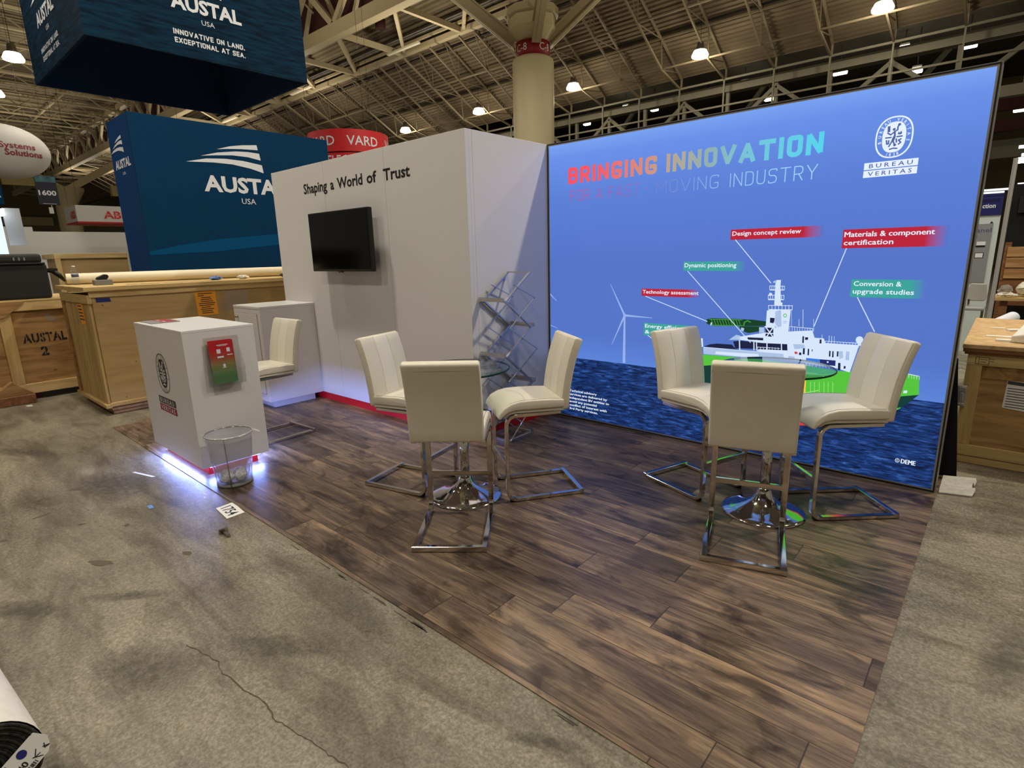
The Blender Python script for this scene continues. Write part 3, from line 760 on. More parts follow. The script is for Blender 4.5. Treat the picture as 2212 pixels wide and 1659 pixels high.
# outlines on the print, in millimetres across (from the right end) and up: colour,layer|points
SHIP = (
  '0,1|-1669 713 -1497 730 -1144 736 -800 727 -601 709 -204 737 -162 725 -151 613 -228 557 -234 514 -384 394 -1365 213 -1442 365 -1577 623;2,2|-1375 238 '
  '-766 339 -339 413 -382 369 -762 301 -1364 191;1,2|-1560 633 -1450 654 -1387 578 -1068 521 -811 543 -780 345 -1375 241 -1442 365;1,2|-242 590 -151 613 '
  '-224 523 -256 510;10,3|-798 618 -786 620 -782 524 -793 522;11,3|-760 614 -756 614 -749 536 -753 536;11,3|-736 617 -732 618 -725 540 -729 539;11,3|-707'
  ' 621 -703 621 -696 544 -700 543;11,3|-678 625 -674 625 -667 548 -671 548;11,3|-653 628 -649 629 -642 552 -645 551;11,3|-626 632 -622 632 -615 556 -619'
  ' 555;11,3|-796 532 -705 565 -704 559 -796 525;3,3|-230 629 -211 632 -212 615 -231 612;4,2|-1523 784 -1305 789 -1107 789 -948 790 -938 754 -1151 739 -1'
  '517 733;3,2|-1520 788 -1244 791 -1107 792 -1107 786 -1243 783 -1519 780;3,3|-1421 763 -1116 773 -1108 755 -1151 743 -1428 743;5,3|-1520 790 -1472 813 '
  '-1416 823 -1307 825 -1282 800 -1244 791;3,3|-1544 853 -1530 854 -1523 788 -1534 787;4,3|-1332 858 -1280 900 -1251 896 -1249 865;3,3|-1280 882 -1078 93'
  '1 -778 967 -760 919 -704 919 -693 889 -500 892 -504 856 -533 708 -611 727 -803 746 -938 754 -948 790 -1107 789 -1137 859 -1249 865;5,4|-1299 849 -1248'
  ' 859 -1094 855 -927 861 -922 817 -1134 808 -1281 800;5,4|-1198 888 -1089 892 -1088 874 -1197 871;3,5|-1258 864 -1250 865 -1243 788 -1251 787;3,5|-1156'
  ' 873 -1149 873 -1142 798 -1150 797;3,5|-1138 874 -1131 875 -1124 799 -1131 799;3,5|-1067 880 -1060 881 -1053 806 -1060 805;3,5|-971 888 -964 888 -957 '
  '815 -964 814;3,5|-1124 822 -1122 822 -1120 796 -1122 796;3,5|-1104 824 -1101 824 -1099 798 -1102 798;3,5|-1084 826 -1081 826 -1079 800 -1082 799;3,5|-'
  '1064 828 -1062 828 -1060 802 -1062 801;3,5|-1044 829 -1042 830 -1040 803 -1042 803;3,5|-1024 831 -1022 831 -1020 805 -1022 805;3,5|-1005 833 -1003 833'
  ' -1001 807 -1003 807;3,5|-986 835 -984 835 -981 809 -984 809;3,5|-1127 825 -972 828 -972 825 -1127 821;3,5|-1126 801 -970 806 -970 800 -1125 793;4,4|-'
  '890 865 -821 868 -812 843 -877 830;5,5|-835 924 -825 924 -823 878 -833 877;5,5|-818 918 -799 919 -799 902 -818 900;5,5|-665 839 -656 839 -654 801 -663'
  ' 800;5,5|-646 839 -638 839 -635 798 -644 797;5,5|-825 842 -813 842 -811 801 -823 800;5,5|-795 841 -786 841 -784 797 -793 796;5,5|-769 840 -764 840 -76'
  '4 826 -769 825;5,5|-619 840 -610 840 -608 806 -617 805;5,5|-728 911 -717 911 -715 884 -727 883;5,5|-605 764 -591 765 -587 717 -602 715;5,5|-570 747 -5'
  '59 747 -559 730 -570 729;5,5|-940 854 -927 854 -926 818 -938 817;4,5|-566 845 -547 844 -544 786 -565 788;4,5|-610 841 -586 843 -579 802 -599 789;2,5|-'
  '877 814 -860 814 -854 799 -873 797;5,5|-847 811 -833 811 -831 794 -846 793;8,5|-800 777 -716 777 -716 743 -797 747;9,5|-716 777 -621 778 -619 741 -714'
  ' 743;3,6|-672 767 -662 768 -661 758 -671 757;4,5|-913 779 -873 779 -871 757 -911 756;3,5|-1079 1087 -987 1100 -924 1094 -926 979 -929 895 -1078 928;4,'
  '6|-1023 1082 -987 1097 -974 983 -1017 965;5,6|-1054 1038 -1023 1037 -1024 1000 -1052 1003;4,6|-967 1020 -941 1020 -942 1014 -966 1014;4,6|-966 1008 -9'
  '44 1008 -944 1004 -965 1004;3,7|-1081 969 -1072 969 -1019 902 -1028 902;3,7|-1032 972 -1023 972 -1067 895 -1075 894;3,7|-1031 1009 -1021 1006 -936 891'
  ' -949 890;3,7|-1085 976 -1025 976 -1025 969 -1084 968;3,7|-1081 931 -1015 932 -1014 925 -1081 924;5,6|-1079 967 -1027 968 -1022 904 -1075 906;3,5|-103'
  '7 1255 -1003 1262 -990 1127 -1033 1125;3,5|-1031 1299 -1003 1299 -1003 1258 -1040 1253;4,6|-1053 1290 -1033 1297 -1035 1280 -1052 1279;3,6|-1073 1235 '
  '-974 1235 -976 1229 -1070 1227;3,6|-1075 1260 -976 1259 -976 1255 -1075 1256;3,6|-1075 1260 -1071 1260 -1069 1231 -1073 1231;3,6|-1061 1260 -1058 1260'
  ' -1055 1231 -1059 1231;3,6|-1047 1260 -1044 1260 -1042 1232 -1045 1232;3,6|-1034 1260 -1030 1260 -1028 1232 -1031 1232;3,6|-1020 1261 -1017 1261 -1014'
  ' 1232 -1018 1232;3,6|-1006 1261 -1003 1261 -1001 1233 -1004 1232;3,6|-993 1261 -990 1261 -987 1233 -991 1233;3,6|-980 1261 -976 1261 -974 1233 -977 12'
  '33;3,6|-1078 1169 -972 1169 -974 1163 -1075 1160;3,6|-1080 1196 -974 1196 -974 1193 -1080 1192;3,6|-1080 1196 -1077 1196 -1074 1164 -1078 1164;3,6|-10'
  '66 1196 -1062 1197 -1060 1165 -1063 1165;3,6|-1051 1197 -1047 1197 -1045 1165 -1048 1165;3,6|-1036 1197 -1033 1197 -1030 1166 -1034 1166;3,6|-1021 119'
  '8 -1018 1198 -1015 1166 -1019 1166;3,6|-1007 1198 -1003 1198 -1001 1167 -1004 1167;3,6|-992 1199 -989 1199 -986 1167 -990 1167;3,6|-978 1199 -974 1199'
  ' -972 1168 -975 1168;3,6|-1071 1097 -913 1102 -915 1096 -1067 1089;3,6|-1073 1125 -915 1129 -915 1125 -1073 1121;3,6|-1073 1125 -1069 1125 -1067 1093 '
  '-1070 1093;3,6|-1050 1126 -1047 1126 -1044 1094 -1048 1094;3,6|-1028 1127 -1025 1127 -1022 1095 -1026 1095;3,6|-1006 1128 -1002 1128 -1000 1096 -1003 '
  '1096;3,6|-984 1129 -980 1129 -978 1097 -981 1097;3,6|-962 1130 -959 1130 -956 1098 -959 1098;3,6|-940 1130 -937 1131 -934 1099 -938 1099;3,6|-919 1131'
  ' -915 1131 -913 1100 -916 1100;3,6|-1011 1151 -980 1145 -982 1124 -1013 1126;3,6|-1071 1211 -1054 1208 -1052 1193 -1076 1189;6,3|-1511 998 -1475 1012 '
  '-1296 1016 -1170 1017 -1075 1010 -1074 979 -1240 966 -1456 954 -1505 967;6,3|-1263 964 -1088 975 -1121 936 -1193 919 -1227 927 -1254 946;7,4|-1487 100'
  '6 -1296 1013 -1244 1014 -1243 1009 -1487 1000;7,4|-1468 962 -1241 972 -1240 966 -1468 955;7,4|-1475 1001 -1469 1001 -1452 961 -1457 961;7,4|-1454 1002'
  ' -1448 1002 -1431 963 -1437 962;7,4|-1433 1003 -1428 1003 -1411 964 -1416 964;7,4|-1413 1004 -1408 1005 -1390 965 -1396 965;7,4|-1393 1006 -1387 1006 '
  '-1370 966 -1375 966;7,4|-1373 1007 -1367 1007 -1350 968 -1355 967;7,4|-1352 1008 -1347 1008 -1330 969 -1335 969;7,4|-1333 1009 -1327 1009 -1310 970 -1'
  '316 970;7,4|-1313 1010 -1307 1010 -1291 971 -1296 971;7,4|-1293 1011 -1288 1012 -1271 973 -1276 972;7,4|-1274 1012 -1268 1013 -1252 974 -1257 974;7,4|'
  '-1237 966 -1231 997 -1207 1013 -1180 1000 -1187 995 -1208 1004 -1224 991 -1227 966;3,4|-1473 980 -1464 978 -1467 957 -1477 960;4,4|-1247 957 -1225 951'
  ' -1230 928 -1250 934;4,4|-1123 966 -1088 968 -1085 931 -1120 925;3,3|-920 1094 -918 1094 -909 987 -911 987;3,3|-849 1105 -846 1105 -836 985 -839 985;3'
  ',3|-868 1040 -866 1040 -861 990 -864 990;3,3|-778 1045 -776 1045 -768 961 -771 961;3,3|-676 940 -673 940 -669 897 -672 897;3,3|-661 937 -658 938 -654 '
  '896 -657 896;3,3|-645 939 -643 939 -639 897 -641 897;3,3|-718 944 -716 944 -713 916 -716 916;3,6|-923 986 -779 982 -779 978 -923 983;3,6|-923 986 -921'
  ' 986 -918 953 -921 953;3,6|-907 986 -904 986 -902 953 -904 953;3,6|-891 985 -888 985 -885 952 -888 952;3,6|-874 985 -872 985 -869 952 -872 952;3,6|-85'
  '8 984 -856 984 -853 951 -856 951;3,6|-842 984 -840 984 -837 951 -839 951;3,6|-826 983 -824 983 -821 951 -823 950;3,6|-810 983 -808 983 -805 950 -808 9'
  '50;3,6|-795 982 -792 982 -789 950 -792 950;3,6|-779 982 -776 982 -773 949 -776 949;3,6|-696 903 -503 906 -502 902 -695 900;3,6|-696 903 -693 903 -690 '
  '871 -693 871;3,6|-678 903 -675 904 -672 872 -675 871;3,6|-660 904 -657 904 -654 872 -657 872;3,6|-642 904 -639 904 -636 872 -639 872;3,6|-624 904 -622'
  ' 904 -619 872 -621 872;3,6|-606 904 -604 904 -601 873 -603 873;3,6|-589 904 -586 905 -583 873 -586 873;3,6|-571 905 -569 905 -566 873 -568 873;3,6|-55'
  '4 905 -552 905 -549 874 -551 874;3,6|-537 905 -534 905 -531 874 -534 874;3,6|-520 905 -517 906 -514 874 -517 874;3,6|-503 906 -500 906 -497 875 -500 8'
  '74;3,6|-797 747 -619 741 -618 738 -797 743;3,6|-797 747 -794 747 -792 721 -795 721;3,6|-777 746 -774 746 -772 720 -774 720;3,6|-756 745 -754 746 -751 '
  '720 -754 720;3,6|-736 745 -734 745 -731 719 -734 719;3,6|-716 744 -714 744 -711 719 -714 719;3,6|-696 744 -694 744 -692 718 -694 718;3,6|-677 743 -674'
  ' 743 -672 718 -674 718;3,6|-657 742 -655 743 -652 717 -655 717;3,6|-638 742 -635 742 -633 717 -635 717;3,6|-619 741 -616 742 -614 716 -616 716;3,3|-21'
  '9 738 -163 731 -162 727 -218 733;3,3|-217 735 -214 736 -212 711 -214 711;3,3|-203 734 -201 734 -198 710 -200 710;3,3|-190 732 -188 733 -185 709 -187 7'
  '09;3,3|-177 731 -174 731 -172 708 -174 708;3,3|-163 729 -161 729 -159 707 -161 707;3,4|-506 909 -488 907 -486 887 -507 888'
)
bm = MB()
for item in SHIP.split(';'):
    h, pts = item.split('|'); mi, lv = map(int, h.split(','))
    n = list(map(int, pts.split()))
    add_poly(bm, [FN(n[k]/1000, n[k+1]/1000, 0.0002+lv*0.00018) for k in range(0, len(n), 2)], mi)
disc(bm, -0.499, 0.926, 0.021, 0.023, FN, 0.0018, 3)
ring(bm, -0.957, 1.058, 0.012, 0.014, 0.005, FN, 0.0018, 0, 16)
obj('ship_print', bm, SHIP_M, lb)
# callout banners
RED = (188, 38, 58); GRN = (62, 164, 154)
def banner(x0, x1, z0, z1, col, sky, lines, target, tx0, txs, cap, kind):
    m = fade_mat(kind+'_banner_ink', [(0, col), (0.80, col), (1.0, sky)], x0, x1)
    b = MB()
    add_poly(b, [FN(x0, z0, .0012), FN(x1, z0, .0012), FN(x1, z1, .0012), FN(x0, z1, .0012)], 0)
    for (s, tx1, base) in zip(lines, txs, cap[0]):
        if s[0] == 'M':
            for q in (-.0011, 0, .0011): text(b, s, FN, tx0+q, tx1+q, base, base+cap[1], bold=0, mi=1, d=.0022+(q+.0011)*.1)
        else: text(b, s, FN, tx0, tx1, base, base+cap[1], bold=0.013, mi=1, d=.0022)
    if target: stroke(b, target, .0055, FN, .0016, 2)
    return obj('callout_banner', b, [m, WB, W_], lb)
sky = (86, 118, 202)
banner(-1.366, -.770, 1.577, 1.648, RED, sky, ['Design concept review'], [(-1.33, 1.577), (-1.067, 1.278)], -1.354, [-.903], ([1.605], .030), 'design')
banner(-.657, -.125, 1.501, 1.616, RED, sky, ['Materials & component', 'certification'], [(-.629, 1.5), (-.77, .996)], -.647, [-.187, -.383], ([1.570, 1.520], .031), 'materials')
banner(-1.711, -1.243, 1.360, 1.428, GRN, sky, ['Dynamic positioning'], [(-1.674, 1.357), (-1.175, .852)], -1.701, [-1.311], ([1.386], .031), 'positioning')
banner(-2.059, -1.569, 1.160, 1.219, RED, (84, 114, 200), ['Technology assessment'], [(-2.021, 1.158), (-1.502, .985)], -2.049, [-1.58], ([1.180], .029), 'technology')
banner(-.580, -.193, 1.197, 1.308, GRN, sky, ['Conversion &', 'upgrade studies'], [(-.538, 1.196), (-.423, .985)], -.567, [-.313, -.246], ([1.267, 1.219], .030), 'conversion')
banner(-2.029, -1.585, .842, .943, GRN, sky, ['Energy efficiency', '& retrofits'], [(-1.991, .842), (-1.816, .737)], -2.018, [-1.64, -1.74], ([.905, .857], .029), 'energy')
# headline
bm = MB()
capitals(bm, 'BRINGING', FN, -2.787, -1.957, 2.088, 2.220, .030, .13, d=.001)
capitals(bm, 'INNOVATION', FN, -1.882, -.818, 2.088, 2.220, .030, .13, d=.001)
obj('headline_print', bm, fade_mat('headline_ink', [(0, (246, 82, 98)), (.18, (244, 96, 104)), (.34, (218, 136, 122)), (.5, (178, 168, 150)), (.62, (146, 174, 176)), (.78, (116, 198, 218)), (1, (88, 212, 238))], -2.79, -.82), lb)
bm = MB()
capitals(bm, 'FOR', FN, -2.766, -2.565, 1.942, 2.034, .0068, .22, d=.001)
capitals(bm, 'A', FN, -2.505, -2.44, 1.942, 2.034, .0068, .22, d=.001)
capitals(bm, 'FAST', FN, -2.385, -2.095, 1.942, 2.034, .0068, .22, d=.001)
capitals(bm, '-', FN, -2.06, -2.02, 1.942, 2.034, .0062, .22, d=.001)
capitals(bm, 'MOVING', FN, -1.96, -1.475, 1.940, 2.032, .0062, .22, d=.001)
capitals(bm, 'INDUSTRY', FN, -1.395, -.838, 1.938, 2.030, .0062, .22, d=.001)
obj('subline_print', bm, fade_mat('subline_ink', [(0, (196, 82, 150)), (.25, (156, 100, 176)), (.42, (118, 128, 206)), (.55, (122, 152, 218)), (.7, (150, 196, 240)), (1, (158, 214, 246))], -2.79, -.82), lb)
bm = MB()
emblem(bm, FN, -.446, 2.1315, .0935, .115, .0585, .0845, 0, 0, 1, .0008)
for (z0, z1, s, a, b) in ((1.962, 2.0015, 'BUREAU', -.556, -.338), (1.917, 1.9565, 'VERITAS', -.558, -.338)):
    add_poly(bm, [FN(-.582, z0, .0008), FN(-.3125, z0, .0008), FN(-.3125, z1, .0008), FN(-.582, z1, .0008)], 0)
    text(bm, s, FN, a, b, z0+.008, z1-.008, bold=0.012, space=1.5, mi=1, d=.0016)
obj('logo_print', bm, [WB, emat('logo_blue', (78, 104, 168))], lb)
bm = MB()
for i, (s, x1) in enumerate((('Technical advisory', -2.477), ('services are delivered by', -2.368), ('independent BV entities to', -2.348), ('avoid any potential', -2.475), ('conflict of interest with', -2.37), ('3rd Party services.', -2.464))):
    text(bm, s, FN, -2.775, x1, .258-i*.0345, .258-i*.0345+.021, bold=0.022, d=.001)
obj('notice_print', bm, WB, lb)
bm = MB()
for q in (-.0012, 0, .0012): text(bm, 'DEME', FN, -.193+q, -.118+q, .157, .186, bold=0, d=.001+(q+.0012)*.1)
ring(bm, -.213, .171, .012, .014, .003, FN, .001, seg=20); text(bm, 'C', FN, -.2175, -.2085, .165, .177, bold=0.03, d=.001)
obj('credit_print', bm, WB, lb)

# black drape hanging behind the wall, loose edge at the right
bm = MB(); n = 26; pts = []
for i in range(n+1):
    t = i/n; pts.append((-1.6+t*1.6, .34+.02*math.sin(t*40)))
for (a, b) in zip(pts, pts[1:]):
    xa0, xb0 = a[0]+.085*max(0, (a[0]+.4)/.4), b[0]+.085*max(0, (b[0]+.4)/.4)
    for dy in (0, .006):
        add_poly(bm, [(xa0, a[1]+dy, .008), (xb0, b[1]+dy, .008), (b[0]-.004, b[1]+dy, .80), (a[0]-.004, a[1]+dy, .80)])
tag(obj('drape', bm, M['black_cloth']), 'loose black drape hanging behind the right end of the backlit wall', 'drape')

# ---------------------------------------------------------------- storage closet
cx0, cx1, cy0, cy1 = -6.04, -3.014, -1.0, 0.0
cl = thing('storage_closet', 'white walled storage closet of the stand with black slogan lettering', 'closet', (-4.5, -.5, Z0))
bm = MB()
for (a, b) in ((cx0, -4.999), (-4.997, -4.021), (-4.019, cx1)):
    box(bm, a, b, cy0, cy0+.04, Z0+.075, 2.438)
obj('front_wall', bm, M['laminate'], cl, bevel=.0012, seg=1)
bm = MB(); box(bm, cx1-.04, cx1, cy0+.0402, cy0+.075, Z0+.075, 2.438); box(bm, cx1-.04, cx1, cy0+.0762, cy1+.115, Z0+.075, 2.438)
obj('side_wall', bm, M['laminate'], cl, bevel=.0012, seg=1)
bm = MB(); box(bm, cx0, cx0+.04, cy0+.0402, cy1+.115, Z0+.075, 2.438); box(bm, cx0+.04, cx1-.04, cy1+.075, cy1+.115, Z0+.075, 2.438)
obj('rear_wall', bm, M['laminate'], cl)
bm = MB()
box(bm, cx0, cx1-.002, cy0+.004, cy0+.02, Z0, Z0+.075); box(bm, cx1-.02, cx1-.004, cy0+.02, cy1-.005, Z0, Z0+.075); box(bm, cx0, cx0+.02, cy0+.02, cy1+.115, Z0, Z0+.075)
obj('toe_kick', bm, M['red_kick'], cl)['label'] = 'red toe kick strip'
for s, a, b in (('Shaping', -5.388, -4.945), ('a', -4.885, -4.822), ('World', -4.765, -4.35), ('of', -4.285, -4.135), ('Trust', -4.035, -3.672)):
    bm = MB(); text(bm, s, on_y(cy0), a, b, 2.165, 2.262, bold=0.024, d=.0012, cap='T')
    obj('slogan_word', bm, M['black_text'], cl)

# television on its bracket
tv = thing('television', 'black flat television mounted on the white closet wall under the slogan', 'television', (-4.62, -1.08, 1.395))
bm = MB(); box(bm, -5.125, -4.122, -1.135, -1.085, 1.395, 1.952)
obj('casing', bm, M['black'], tv, bevel=.006)
bm = MB(); box(bm, -5.112, -4.135, -1.1375, -1.134, 1.418, 1.940)
obj('screen', bm, M['screen'], tv)
bm = MB(); box(bm, -4.80, -4.44, -1.085, -1.003, 1.56, 1.80); box(bm, -4.86, -4.38, -1.093, -1.085, 1.52, 1.84)
obj('wall_bracket', bm, M['black'], tv)
bm = MB(); box(bm, -4.66, -4.60, -1.137, -1.12, 1.386, 1.396)
obj('sensor', bm, M['black'], tv)

# ---------------------------------------------------------------- white cabinet beside the closet
cb = thing('locker_cabinet', 'white floor cabinet with a lockable door standing against the closet wall', 'cabinet', (-5.72, -1.3, Z0))
bm = MB(); box(bm, -6.018, -5.42, -1.60, -1.001, .077, 1.040)
obj('body', bm, M['laminate'], cb, bevel=.0015, seg=1)
bm = MB(); box(bm, -6.02, -5.418, -1.602, -1.001, 1.0405, 1.0625)
obj('top_panel', bm, M['laminate_top'], cb, bevel=.001, seg=1)
bm = MB(); box(bm, -5.956, -5.487, -1.606, -1.600, .158, .986)
dr = obj('door', bm, M['laminate'], cb, bevel=.001, seg=1)
bm = MB(); box(bm, -5.961, -5.482, -1.6035, -1.5995, .153, .991)
obj('door_gap', bm, M['seam'], cb)
bm = MB(); tube(bm, [(-5.922, -1.606, .945), (-5.922, -1.628, .945)], .011, 12); box(bm, -5.925, -5.919, -1.64, -1.628, .935, .955)
obj('lock', bm, M['chrome_soft'], dr)
bm = MB(); box(bm, -5.96, -5.475, -1.535, -1.07, Z0, .077)
obj('plinth', bm, M['laminate'], cb)

# ---------------------------------------------------------------- reception counter
kx0, kx1, ky0, ky1 = -4.998, -3.985, -2.798, -2.310
ct = thing('reception_counter', 'white reception counter with an oval logo on its front and blue light under it', 'counter', (-4.49, -2.55, Z0))
bm = MB(); box(bm, kx0, kx1, ky0, ky1, .0715, 1.047)
obj('body', bm, M['laminate'], ct, bevel=.0015, seg=1)
bm = MB(); box(bm, kx0-.001, kx1+.001, ky0-.001, ky1+.001, 1.0475, 1.065)
obj('top_panel', bm, M['laminate_top'], ct, bevel=.001, seg=1)
bm = MB(); box(bm, kx0+.115, kx1-.048, ky0+.055, ky1-.075, Z0, .0715)
obj('plinth', bm, M['red_kick'], ct)['label'] = 'red plinth'
bm = MB()
for (a, b, c, d) in ((kx0+.12, kx1-.05, ky0+.036, ky0+.046), (kx0+.12, kx1-.05, ky1-.072, ky1-.064), (kx1-.040, kx1-.030, ky0+.06, ky1-.06), (kx0+.09, kx0+.1, ky0+.06, ky1-.06)):
    box(bm, a, b, c, d, .060, .068)
obj('led_strip', bm, M['led'], ct)
def led_light(x, y, lx, rot, k=1.0):
    d = bpy.data.lights.new('led_light', 'AREA'); d.shape = 'RECTANGLE'; d.size = lx; d.size_y = .012; d.energy = 9.5*lx*k; d.color = (.23, .34, 1.0)
    o = bpy.data.objects.new('led_light', d); COL.objects.link(o); o.location = (x, y, .062); o.rotation_euler = rot
led_light((kx0+kx1)/2, ky0+.03, .85, (math.radians(-80), 0, 0)); led_light((kx0+kx1)/2, ky1-.058, .85, (math.radians(84), 0, 0), 2.6)
led_light(kx1-.03, (ky0+ky1)/2, .4, (math.radians(-62), 0, PI/2)); led_light(kx0+.08, (ky0+ky1)/2, .4, (math.radians(62), 0, PI/2))
bm = MB(); FK = on_y(ky0)
emblem(bm, FK, -4.50, .712, .128, .152, .078, .110, 0, 1, 2, .0008)
for (z0, z1, s, mi, a, b) in ((.467, .522, 'BUREAU', 1, -4.655, -4.36), (.406, .461, 'VERITAS', 3, -4.655, -4.36)):
    add_poly(bm, [FK(-4.682, z0, .0008), FK(-4.325, z0, .0008), FK(-4.325, z1, .0008), FK(-4.682, z1, .0008)], mi)
    text(bm, s, FK, a, b, z0+.009, z1-.009, bold=0.012, space=1.3, mi=2, d=.0016)
obj('logo_print', bm, [pmat('logo_grey', (112, 108, 104), .5), pmat('logo_dark', (44, 38, 38), .5), M['white_print'], pmat('logo_red', (150, 22, 34), .5)], ct)

# acrylic holder on the counter's right-hand side, with brochures in it
ah = thing('brochure_holder', 'clear acrylic brochure holder fixed to the right side of the white counter', 'brochure holder', (-3.94, -2.55, .59))
bm = MB(); box(bm, kx1+.001, kx1+.005, -2.668, -2.432, .66, 1.0)
box(bm, kx1+.001, kx1+.055, -2.668, -2.432, .655, .660)
obj('back_plate', bm, M['acrylic'], ah)
bm = MB()
prism(bm, [(kx1+.05, .66), (kx1+.054, .66), (kx1+.066, .775), (kx1+.062, .775)], lambda u, v, d: (u, d, v), -2.668, -2.432)
for y in (-2.668, -2.436): prism(bm, [(kx1+.005, .66), (kx1+.052, .66), (kx1+.064, .775), (kx1+.005, .93)], lambda u, v, d: (u, d, v), y, y+.004)
obj('front_pocket', bm, M['acrylic'], ah)
bm = MB(); box(bm, kx1+.001, kx1+.004, -2.645, -2.455, .59, .655); obj('lower_tab', bm, M['acrylic'], ah)
def brochure_mat():
    m, N, L, p = new_mat('brochure_cover')
    tc = N.new('ShaderNodeTexCoord'); sp = N.new('ShaderNodeSeparateXYZ'); L.new(tc.outputs['Generated'], sp.inputs[0])
    rp = N.new('ShaderNodeValToRGB'); e = rp.color_ramp.elements
    e[0].position = .2; e[0].color = lin((66, 128, 58)); e[1].position = .8; e[1].color = lin((188, 22, 36))
    q = e.new(.45); q.color = lin((134, 118, 74)); q = e.new(.6); q.color = lin((160, 70, 50))
    L.new(sp.outputs[2], rp.inputs[0]); L.new(rp.outputs[0], p.inputs['Base Color']); p.inputs['Roughness'].default_value = .35
    return m
M['brochure'] = brochure_mat()
for k in range(3):
    x = kx1+.018+.010*k; y0 = -2.645-.004*k+.012*(2-k)*.5; 
    bm = MB()
    lean = .02
    f = lambda u, v, d, x=x: (x+d+(.775-v)*.05, u, v)
    prism(bm, [(y0, .672), (y0+.155, .672), (y0+.155, .972+.004*k), (y0, .972+.004*k)], f, 0, .004, 0)
    if k == 2:
        F2 = lambda u, v, d=0: (x+.004+d+(.775-v)*.05, u, v)
        for (a, b, c, d_) in ((-2.603, -2.577, .887, .917), (-2.535, -2.512, .893, .922), (-2.603, -2.560, .855, .867), (-2.535, -2.497, .868, .874), (-2.60, -2.52, .944, .948), (-2.59, -2.53, .938, .941)):
            add_poly(bm, [F2(a, c, .001), F2(b, c, .001), F2(b, d_, .001), F2(a, d_, .001)], 1)
        disc(bm, -2.565, .800, .009, .011, F2, .001, 1, 14); add_poly(bm, [F2(-2.578, .782, .001), F2(-2.553, .782, .001), F2(-2.553, .788, .001), F2(-2.578, .788, .001)], 1)
    o = obj('brochure', bm, [M['brochure'], M['white_print']])
    tag(o, ['red and green brochure at the back of the clear holder on the counter', 'red and green brochure in the middle of the clear holder on the counter', 'red and green brochure at the front of the clear holder on the counter'][k], 'brochure', 'brochures in the acrylic holder')
# magazines lying on the counter
for k, (a, dx, lab) in enumerate(((.02, 0, 'grey and red magazine lying left on the white counter top'), (-.05, .14, 'grey and red magazine lying right on the white counter top'))):
    bm = MB(); cxm, cym = -4.90+dx, -2.66
    f = lambda u, v, d, a=a, cxm=cxm, cym=cym: (cxm+u*math.cos(a)-v*math.sin(a), cym+u*math.sin(a)+v*math.cos(a), 1.0655+d)
    prism(bm, [(-.065, -.1), (.065, -.1), (.065, .1), (-.065, .1)], f, 0, .006, 0)
    add_poly(bm, [f(-.06, -.02, .0065), f(.06, -.02, .0065), f(.06, .085, .0065), f(-.06, .085, .0065)], 1)
    add_poly(bm, [f(-.05, .0, .007), f(.03, .0, .007), f(.03, .012, .007), f(-.05, .012, .007)], 2)
    tag(obj('magazine', bm, [pmat('magazine_grey%d' % k, (150, 146, 150), .4), pmat('magazine_red%d' % k, (176, 62, 72), .4), M['white_print']]), lab, 'magazine', 'magazines on the counter')

# ---------------------------------------------------------------- waste bin
bx, by = -3.735, -2.685
wbn = thing('waste_bin', 'wire mesh waste bin with a clear liner in front of the white counter', 'waste bin', (bx, by, Z0))
bm = MB()
lathe(bm, [(.112, .006), (.149, .362)], (bx, by, Z0), 40); 
bm.faces.ensure_lookup_table()
for f in [f for f in bm.faces if len(f.verts) > 4]: bm.faces.remove(f)
obj('mesh_body', bm, M['mesh'], wbn, recalc=False)
bm = MB(); tube(bm, [(bx+.15*math.cos(2*PI*k/40), by+.15*math.sin(2*PI*k/40), Z0+.363) for k in range(40)], .005, 8, closed=True)
obj('rim', bm, M['chrome_soft'], wbn)
bm = MB(); lathe(bm, [(.114, 0), (.116, .016), (.110, .018), (0, .018)], (bx, by, Z0), 40); obj('base', bm, M['grey'], wbn)
bm = MB(); bar(bm, (bx+.0966, by-.0640, Z0+.01), (bx+.1262, by-.0830, Z0+.36), .006, .004); obj('side_seam', bm, M['chrome_soft'], wbn)
bm = MB(); seg = 36; rg = []
for (r, z, w) in ((.04, .03, .3), (.098, .036, .12), (.104, .09, .2), (.118, .18, .06), (.134, .28, .05), (.143, .355, .02), (.152, .372, .03), (.157, .362, .04), (.156, .335, .06)):
    rg.append([bm.verts.new((bx+(r*(1+random.uniform(-w, w*.25)*.4))*math.cos(2*PI*k/seg), by+(r*(1+random.uniform(-w, w*.25)*.4))*math.sin(2*PI*k/seg), Z0+z+random.uniform(-w, w)*.03)) for k in range(seg)])
for A, B in zip(rg, rg[1:]):
    for k in range(seg): bm.faces.new((A[k], A[(k+1) % seg], B[(k+1) % seg], B[k])).smooth = True
# loose corner of the bag over the rim
b0 = (bx+.05, by+.15, Z0+.37)
add_poly(bm, [b0, (bx+.085, by+.125, Z0+.375), (bx+.115, by+.165, Z0+.352), (bx+.06, by+.185, Z0+.35)])
obj('bag_liner', bm, M['bag'], wbn, recalc=False)
for k in range(4):
    bm = MB(); a = k*PI/2+.4; r = .058
    ellipsoid(bm, (bx+r*math.cos(a), by+r*math.sin(a), Z0+.052), .046, .040, .026, 16, 10)
    for v in bm.verts: v.co += Vector((random.uniform(-.007, .007), random.uniform(-.007, .007), random.uniform(-.003, .014)))
    for f in bm.faces: f.smooth = False
    tag(obj('crumpled_paper', bm, M['paper']), 'crumpled white paper lying at the bottom of the mesh waste bin', 'waste paper', 'crumpled papers in the waste bin')

# ---------------------------------------------------------------- bar stools
def arc(cy, cz, r, a0, a1, n=6):
    return [(cy+r*math.cos(math.radians(a0+(a1-a0)*i/n)), cz+r*math.sin(math.radians(a0+(a1-a0)*i/n))) for i in range(n+1)]

